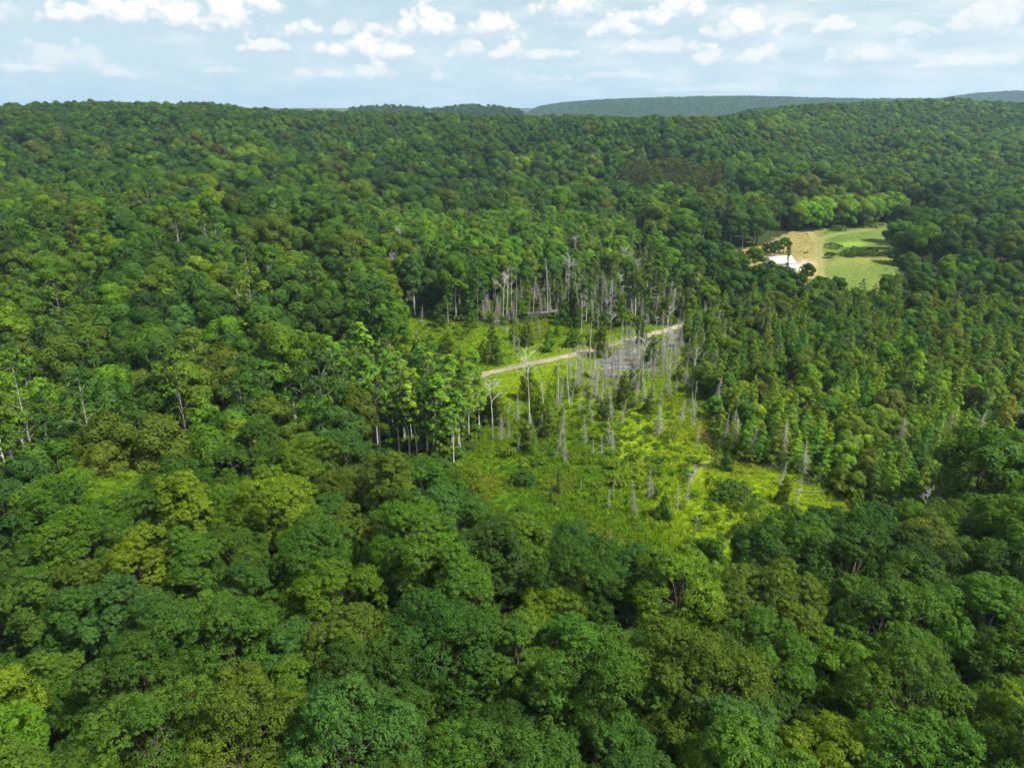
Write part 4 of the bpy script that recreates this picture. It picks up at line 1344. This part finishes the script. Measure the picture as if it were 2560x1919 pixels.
for x, y, z, s, c_, lod in FAR:
    key = {1: 'broad1', 2: 'broad2', 3: 'broad3'}[lod]
    u = rng.uniform()
    if lod == 1 and u < .22:
        key = 'pop'
    elif lod == 1 and u < .27 and x > 0:
        key = 'cedar'
    a, n = F_OF[key]
    FPn.append((x, y, z))
    FI.append(a + int(rng.integers(n)))
    w_ = s * rng.uniform(.88, 1.12)
    FS.append((w_, w_, s))
    FR.append(rng.uniform(0, 6.28))
    FT.append(tint_of(c_, rng, 1.0 if x > 60 else .9))
scatter("forest", FPn, FI, FS, FR, FT, proto_collection("forest tree", F_MESH))

# ------------------------------------------------------------------ sedge, grass and low growth
G_MESH = [grass_tuft(600 + k, 30, [.55, .45, .75][k], .62).mesh("tuft", [M_BLADE]) for k in range(3)] + [whole("fern", shrub(610 + k, .7, .7, 4, 5, 12, .12), M_BARK, M_LEAF) for k in range(2)]
P = jgrid(Z_CLEAR[:, 0].min(), Z_CLEAR[:, 0].max(), Z_CLEAR[:, 1].min(), Z_CLEAR[:, 1].max(), .82, rng, .5)
ok = inside(Z_CLEAR, P[:, 0], P[:, 1]) & (dist_line(TRACK, P[:, 0], P[:, 1]) > 2.3)
tuss = waves(P[:, 0] * 13, P[:, 1] * 13) > .22
for W_ in water_polys:
    ok &= ~inside(W_, P[:, 0], P[:, 1]) | (tuss & (W_ is Z_POND))
P = P[ok]
gz = land(P[:, 0], P[:, 1])
cv = c_marsh(P[:, 0], P[:, 1])
n_ = len(P)
sc_ = rng.uniform(.6, 1.15, n_) * (1 + .35 * waves(P[:, 0] * 9, P[:, 1] * 9))
gt = np.clip(cv * rng.normal(1.45, .2, (n_, 1)) * rng.normal(1, .06, (n_, 3)), .004, .6)
gi_ = np.where(rng.uniform(size=n_) < .10, rng.integers(3, 5, n_), rng.integers(0, 3, n_))
scatter("grass", np.stack([P[:, 0], P[:, 1], gz], 1), gi_, np.stack([sc_] * 3, 1), rng.uniform(0, 6.28, n_), gt, proto_collection("grass tuft", G_MESH))

P = jgrid(Z_MEADOW[:, 0].min(), Z_MEADOW[:, 0].max(), Z_MEADOW[:, 1].min(), Z_MEADOW[:, 1].max(), 1.9, rng, .5)
ok = inside(Z_MEADOW, P[:, 0], P[:, 1]) & (np.minimum(dist_line(P_TRK1, P[:, 0], P[:, 1]), dist_line(P_TRK2, P[:, 0], P[:, 1])) > 2) & (np.hypot(P[:, 0] - HOUSE[0], P[:, 1] - HOUSE[1]) > 9)
P = P[ok]
n_ = len(P)
sc_ = rng.uniform(.16, .42, n_) * (1 + .5 * waves(P[:, 0] * 5, P[:, 1] * 5))
gi2 = np.where(rng.uniform(size=n_) < .03, rng.integers(3, 5, n_), rng.integers(0, 3, n_))
mt = np.clip(c_meadow(P[:, 0], P[:, 1]) * rng.normal(1.15, .12, (n_, 1)), .01, .6)
mt = np.where((gi2 > 2)[:, None], np.array([.05, .11, .012]), mt)
scatter("meadow_grass", np.stack([P[:, 0], P[:, 1], land(P[:, 0], P[:, 1]) + .28], 1), gi2, np.stack([sc_ * 1.4, sc_ * 1.4, sc_], 1), rng.uniform(0, 6.28, n_), mt, bpy.data.collections["grass tuft"])
UZ = np.concatenate([Z_STAND, Z_SNAG, Z_BIRCH, Z_CLEAR - 14, Z_CLEAR + 14])
EDGE = np.concatenate([Z_CLEAR, Z_CLEAR[:1]])
P = jgrid(UZ[:, 0].min(), UZ[:, 0].max(), UZ[:, 1].min(), UZ[:, 1].max(), 2.1, rng, .5)
inm = inside(Z_CLEAR, P[:, 0], P[:, 1])
ok = (inside(Z_STAND, P[:, 0], P[:, 1]) | inside(Z_SNAG, P[:, 0], P[:, 1]) | inside(Z_BIRCH, P[:, 0], P[:, 1]) | (~inm & (dist_line(EDGE, P[:, 0], P[:, 1]) < 13)) | (inm & (waves(P[:, 0] * 6, P[:, 1] * 6 + 20) > rng.normal(.80, .16, len(P))))) & (dist_line(TRACK, P[:, 0], P[:, 1]) > 3)
for W_ in water_polys:
    ok &= ~inside(W_, P[:, 0], P[:, 1])
P, inm = P[ok], inm[ok]
n_ = len(P)
sc_ = rng.uniform(.6, 1.7, n_) * np.where(rng.uniform(size=n_) < .15, 1.8, 1.0) * np.where(inm, .62, 1.0)
ut = np.array([tint_of(pick(rng, {'mid green': 2, 'bright green': 4, 'olive green': 3, 'yellow green': 3 if q else 1.5}), rng, 1.15 if q else 1.0) for q in inm])
scatter("undergrowth", np.stack([P[:, 0], P[:, 1], land(P[:, 0], P[:, 1])], 1), rng.integers(0, 3, n_), np.stack([sc_, sc_, sc_ * rng.uniform(.7, 1.3, n_)], 1), rng.uniform(0, 6.28, n_), ut,
        proto_collection("low bush", [whole("bush", shrub(620 + k, 1.1, 1.1, 5, 6, 14, .14), M_BARK, M_LEAF) for k in range(3)]))

# ------------------------------------------------------------------ house in the meadow
def box(c, s):
    x, y, z = c
    a, b, h = s[0] / 2, s[1] / 2, s[2]
    V = [(x - a, y - b, z), (x + a, y - b, z), (x + a, y + b, z), (x - a, y + b, z), (x - a, y - b, z + h), (x + a, y - b, z + h), (x + a, y + b, z + h), (x - a, y + b, z + h)]
    return V, [(0, 3, 2, 1), (4, 5, 6, 7), (0, 1, 5, 4), (1, 2, 6, 5), (2, 3, 7, 6), (3, 0, 4, 7)]


def solid(name, parts, mat, parent):
    so = Soup()
    for V_, Q_ in parts:
        so.add(V_, Q_)
    return mesh_obj(name, so.mesh(name, [mat]), parent)


def roof_slab(L_, half, z0, z1, ov, th, side):
    """one sloping half of a gable roof, ridge along x"""
    y0, y1 = side * (half + ov), 0.0
    k = (z1 - z0) / half
    za = z0 - k * ov
    V = [(-L_ / 2 - ov, y0, za), (L_ / 2 + ov, y0, za), (L_ / 2 + ov, y1, z1), (-L_ / 2 - ov, y1, z1)]
    V = V + [(x, y, z + th) for x, y, z in V]
    return V, [(0, 3, 2, 1), (4, 5, 6, 7), (0, 1, 5, 4), (1, 2, 6, 5), (2, 3, 7, 6), (3, 0, 4, 7)]


def gable_house(name, loc, yaw, L_, D, hw, hr, label):
    e = bpy.data.objects.new(name, None)
    link(e)
    e.location, e.rotation_euler = loc, (0, 0, yaw)
    e['label'], e['category'] = label, 'house'
    solid("wall", [box((0, 0, -.3), (L_, D, hw + .3))], M_WALL, e)
    for s in (-1, 1):
        x = s * (L_ / 2 - .06)
        V_ = [(x - .06, -D / 2, hw), (x + .06, -D / 2, hw), (x + .06, D / 2, hw), (x - .06, D / 2, hw), (x - .06, -.05, hr), (x + .06, -.05, hr), (x + .06, .05, hr), (x - .06, .05, hr)]
        solid("gable", [(V_, [(0, 3, 2, 1), (4, 5, 6, 7), (0, 1, 5, 4), (1, 2, 6, 5), (2, 3, 7, 6), (3, 0, 4, 7)])], M_WALL, e)
    rf = solid("roof", [roof_slab(L_, D / 2, hw, hr, .45, .12, -1)], M_ROOF, e)
    solid("roof", [roof_slab(L_, D / 2, hw + .004, hr + .004, .45, .12, 1)], M_ROOF, e)
    solid("ridge_cap", [box((0, 0, hr + .09), (L_ + .9, .4, .08))], M_TRIM, rf)
    for x in np.arange(-L_ / 2 + .2, L_ / 2, 1.2):
        k = (hr - hw) / (D / 2)
        V_ = [(x - .03, -D / 2 - .4, hw - k * .4 + .125), (x + .03, -D / 2 - .4, hw - k * .4 + .125), (x + .03, -.2, hr - .2 * k + .125), (x - .03, -.2, hr - .2 * k + .125)]
        V_ = V_ + [(a, b, c + .04) for a, b, c in V_]
        solid("roof_seam", [(V_, [(0, 3, 2, 1), (4, 5, 6, 7), (0, 1, 5, 4), (1, 2, 6, 5), (2, 3, 7, 6), (3, 0, 4, 7)])], M_TRIM, rf)
    for x in np.linspace(-L_ / 2 + 1.6, L_ / 2 - 1.6, max(2, int(L_ // 4))):
        w = solid("window", [box((x, -D / 2 - .03, 1.0), (1.1, .06, 1.15))], M_GLASS, e)
        solid("frame", [box((x, -D / 2 - .05, .92), (1.3, .1, .08)), box((x, -D / 2 - .05, 2.15), (1.3, .1, .08)), box((x - .6, -D / 2 - .05, 1.0), (.1, .1, 1.15)), box((x + .6, -D / 2 - .05, 1.0), (.1, .1, 1.15))], M_TRIM, w)
    d = solid("door", [box((L_ / 2 + .03, .3, 0), (.06, 1.0, 2.05))], M_DOOR, e)
    solid("handle", [box((L_ / 2 + .08, .65, 1.0), (.06, .12, .06))], M_TRIM, d)
    return e


h1, h2 = at(1681, 575), at(1714, 586)
gable_house("house", (h1[0], h1[1], float(land(*h1))), R(14), 10.5, 7.5, 2.4, 4.4, "long white-roofed house half hidden behind trees at the meadow's near edge")
gable_house("shed", (h2[0], h2[1], float(land(*h2))), R(-52), 4.6, 3.6, 2.1, 3.0, "small white shed with low pale roof beside the long white-roofed house")

# ------------------------------------------------------------------ fallen logs
for vx, vy, L_, yaw, pit, mat, lab in [(1190, 672, 13, 12, 4, M_GREY, 'long bleached log lying over the dark pool behind the marsh'), (1165, 676, 9, -4, 2, M_GREY, 'shorter grey log lying low across the dark pool'),
                                       (1225, 676, 8, 24, 6, M_GREY, 'slanting grey log at the far end of the dark pool'), (1290, 812, 7, -6, 2, M_GREY, 'grey log along the near bank of the pond'),
                                       (1330, 796, 8, 6, 3, M_WHITE, 'white log half across the open pond water'), (1367, 764, 5, 55, 14, M_WHITE, 'steep white log leaning on the reedy islet in the pond'),
                                       (1390, 768, 6, 35, 8, M_GREY, 'grey log floating beyond the reedy islet in the pond'), (1376, 803, 4, 12, 2, M_WHITE, 'short pale log on the pond edge towards the marsh'),
                                       (1497, 1034, 4, 62, 5, M_GREY, 'grey log lying in the shallow creek'), (1745, 1063, 5, -14, 5, M_GREY, 'forked pale log on the grass before the cedar wall'),
                                       (1725, 1040, 6, -48, 8, M_GREY, 'grey log sliding down beside the cedar wall'), (1950, 1075, 6, 18, 10, M_WHITE, 'slanting grey log above the front trees at the foot of the cedars'),
                                       (1195, 978, 4, -24, 3, M_GREY, 'dark grey log in the sedge below the small cedar'), (1655, 1012, 6, -28, 10, M_GREY, 'fallen grey spruce at the foot of the cedar wall')]:
    p = at(vx, vy)
    rg = np.random.default_rng(int(vx))
    so = Soup()
    t = np.linspace(-.5, .5, 8)
    b_ = rg.normal(0, .04)
    so.tube(np.stack([t * L_, b_ * L_ * np.cos(t * 3), .05 * L_ * rg.normal() * t * t], 1), np.interp(t, [-.5, .5], [.20, .07]), 6)
    for _ in range(7 if 'spruce' not in lab else 60):
        q = rg.uniform(-.2, .5)
        d = np.array([.6, rg.normal(0, .6), abs(rg.normal(0, .5)) + .1])
        so.tube([[q * L_, 0, 0], np.array([q * L_, 0, 0]) + d * rg.uniform(.5, 1.4)], [.04, .012], 3)
    o = mesh_obj("fallen_log", so.mesh("fallen log", [mat if 600 < vy < 830 else M_LOG]), loc=(p[0], p[1], float(land(*p)) + .25), label=lab, category='log', group='fallen logs')
    o.rotation_euler = (0, -R(pit), R(yaw))

# reedy islet in the pond
p = at(1378, 778)
so = Soup()
rg = np.random.default_rng(9)
n_ = 14
a = np.arange(n_) / n_ * 6.2832
rings = [(1.0, -.1), (.8, .22), (.4, .38), (.02, .42)]
V_ = np.concatenate([np.stack([np.cos(a) * 4.2 * f * (1 + .15 * np.sin(3 * a)), np.sin(a) * 2.2 * f * (1 + .2 * np.cos(2 * a)), np.full(n_, z)], 1) for f, z in rings])
so.add(V_, [(k * n_ + i, k * n_ + (i + 1) % n_, (k + 1) * n_ + (i + 1) % n_, (k + 1) * n_ + i) for k in range(3) for i in range(n_)])
isl = mesh_obj("islet", quads("islet", np.concatenate(so.V), np.concatenate(so.Q), [M_GROUND], cover=np.full((len(V_), 3), (.10, .09, .03))), kind="structure", loc=(p[0], p[1], .1))

# ------------------------------------------------------------------ the air
hz = box((0, 0, -14), (12900, 12900, 170))
so = Soup()
so.add(*hz)
m, n = new_mat("hazy summer air")
vol = nd(n, 'ShaderNodeVolumePrincipled', ins={'Color': (.52, .77, 1.0, 1), 'Density': .0001, 'Anisotropy': .2})
nd(n, 'ShaderNodeOutputMaterial', ins={1: vol.outputs[0]})
mesh_obj("haze", so.mesh("haze", [m]), kind="stuff")
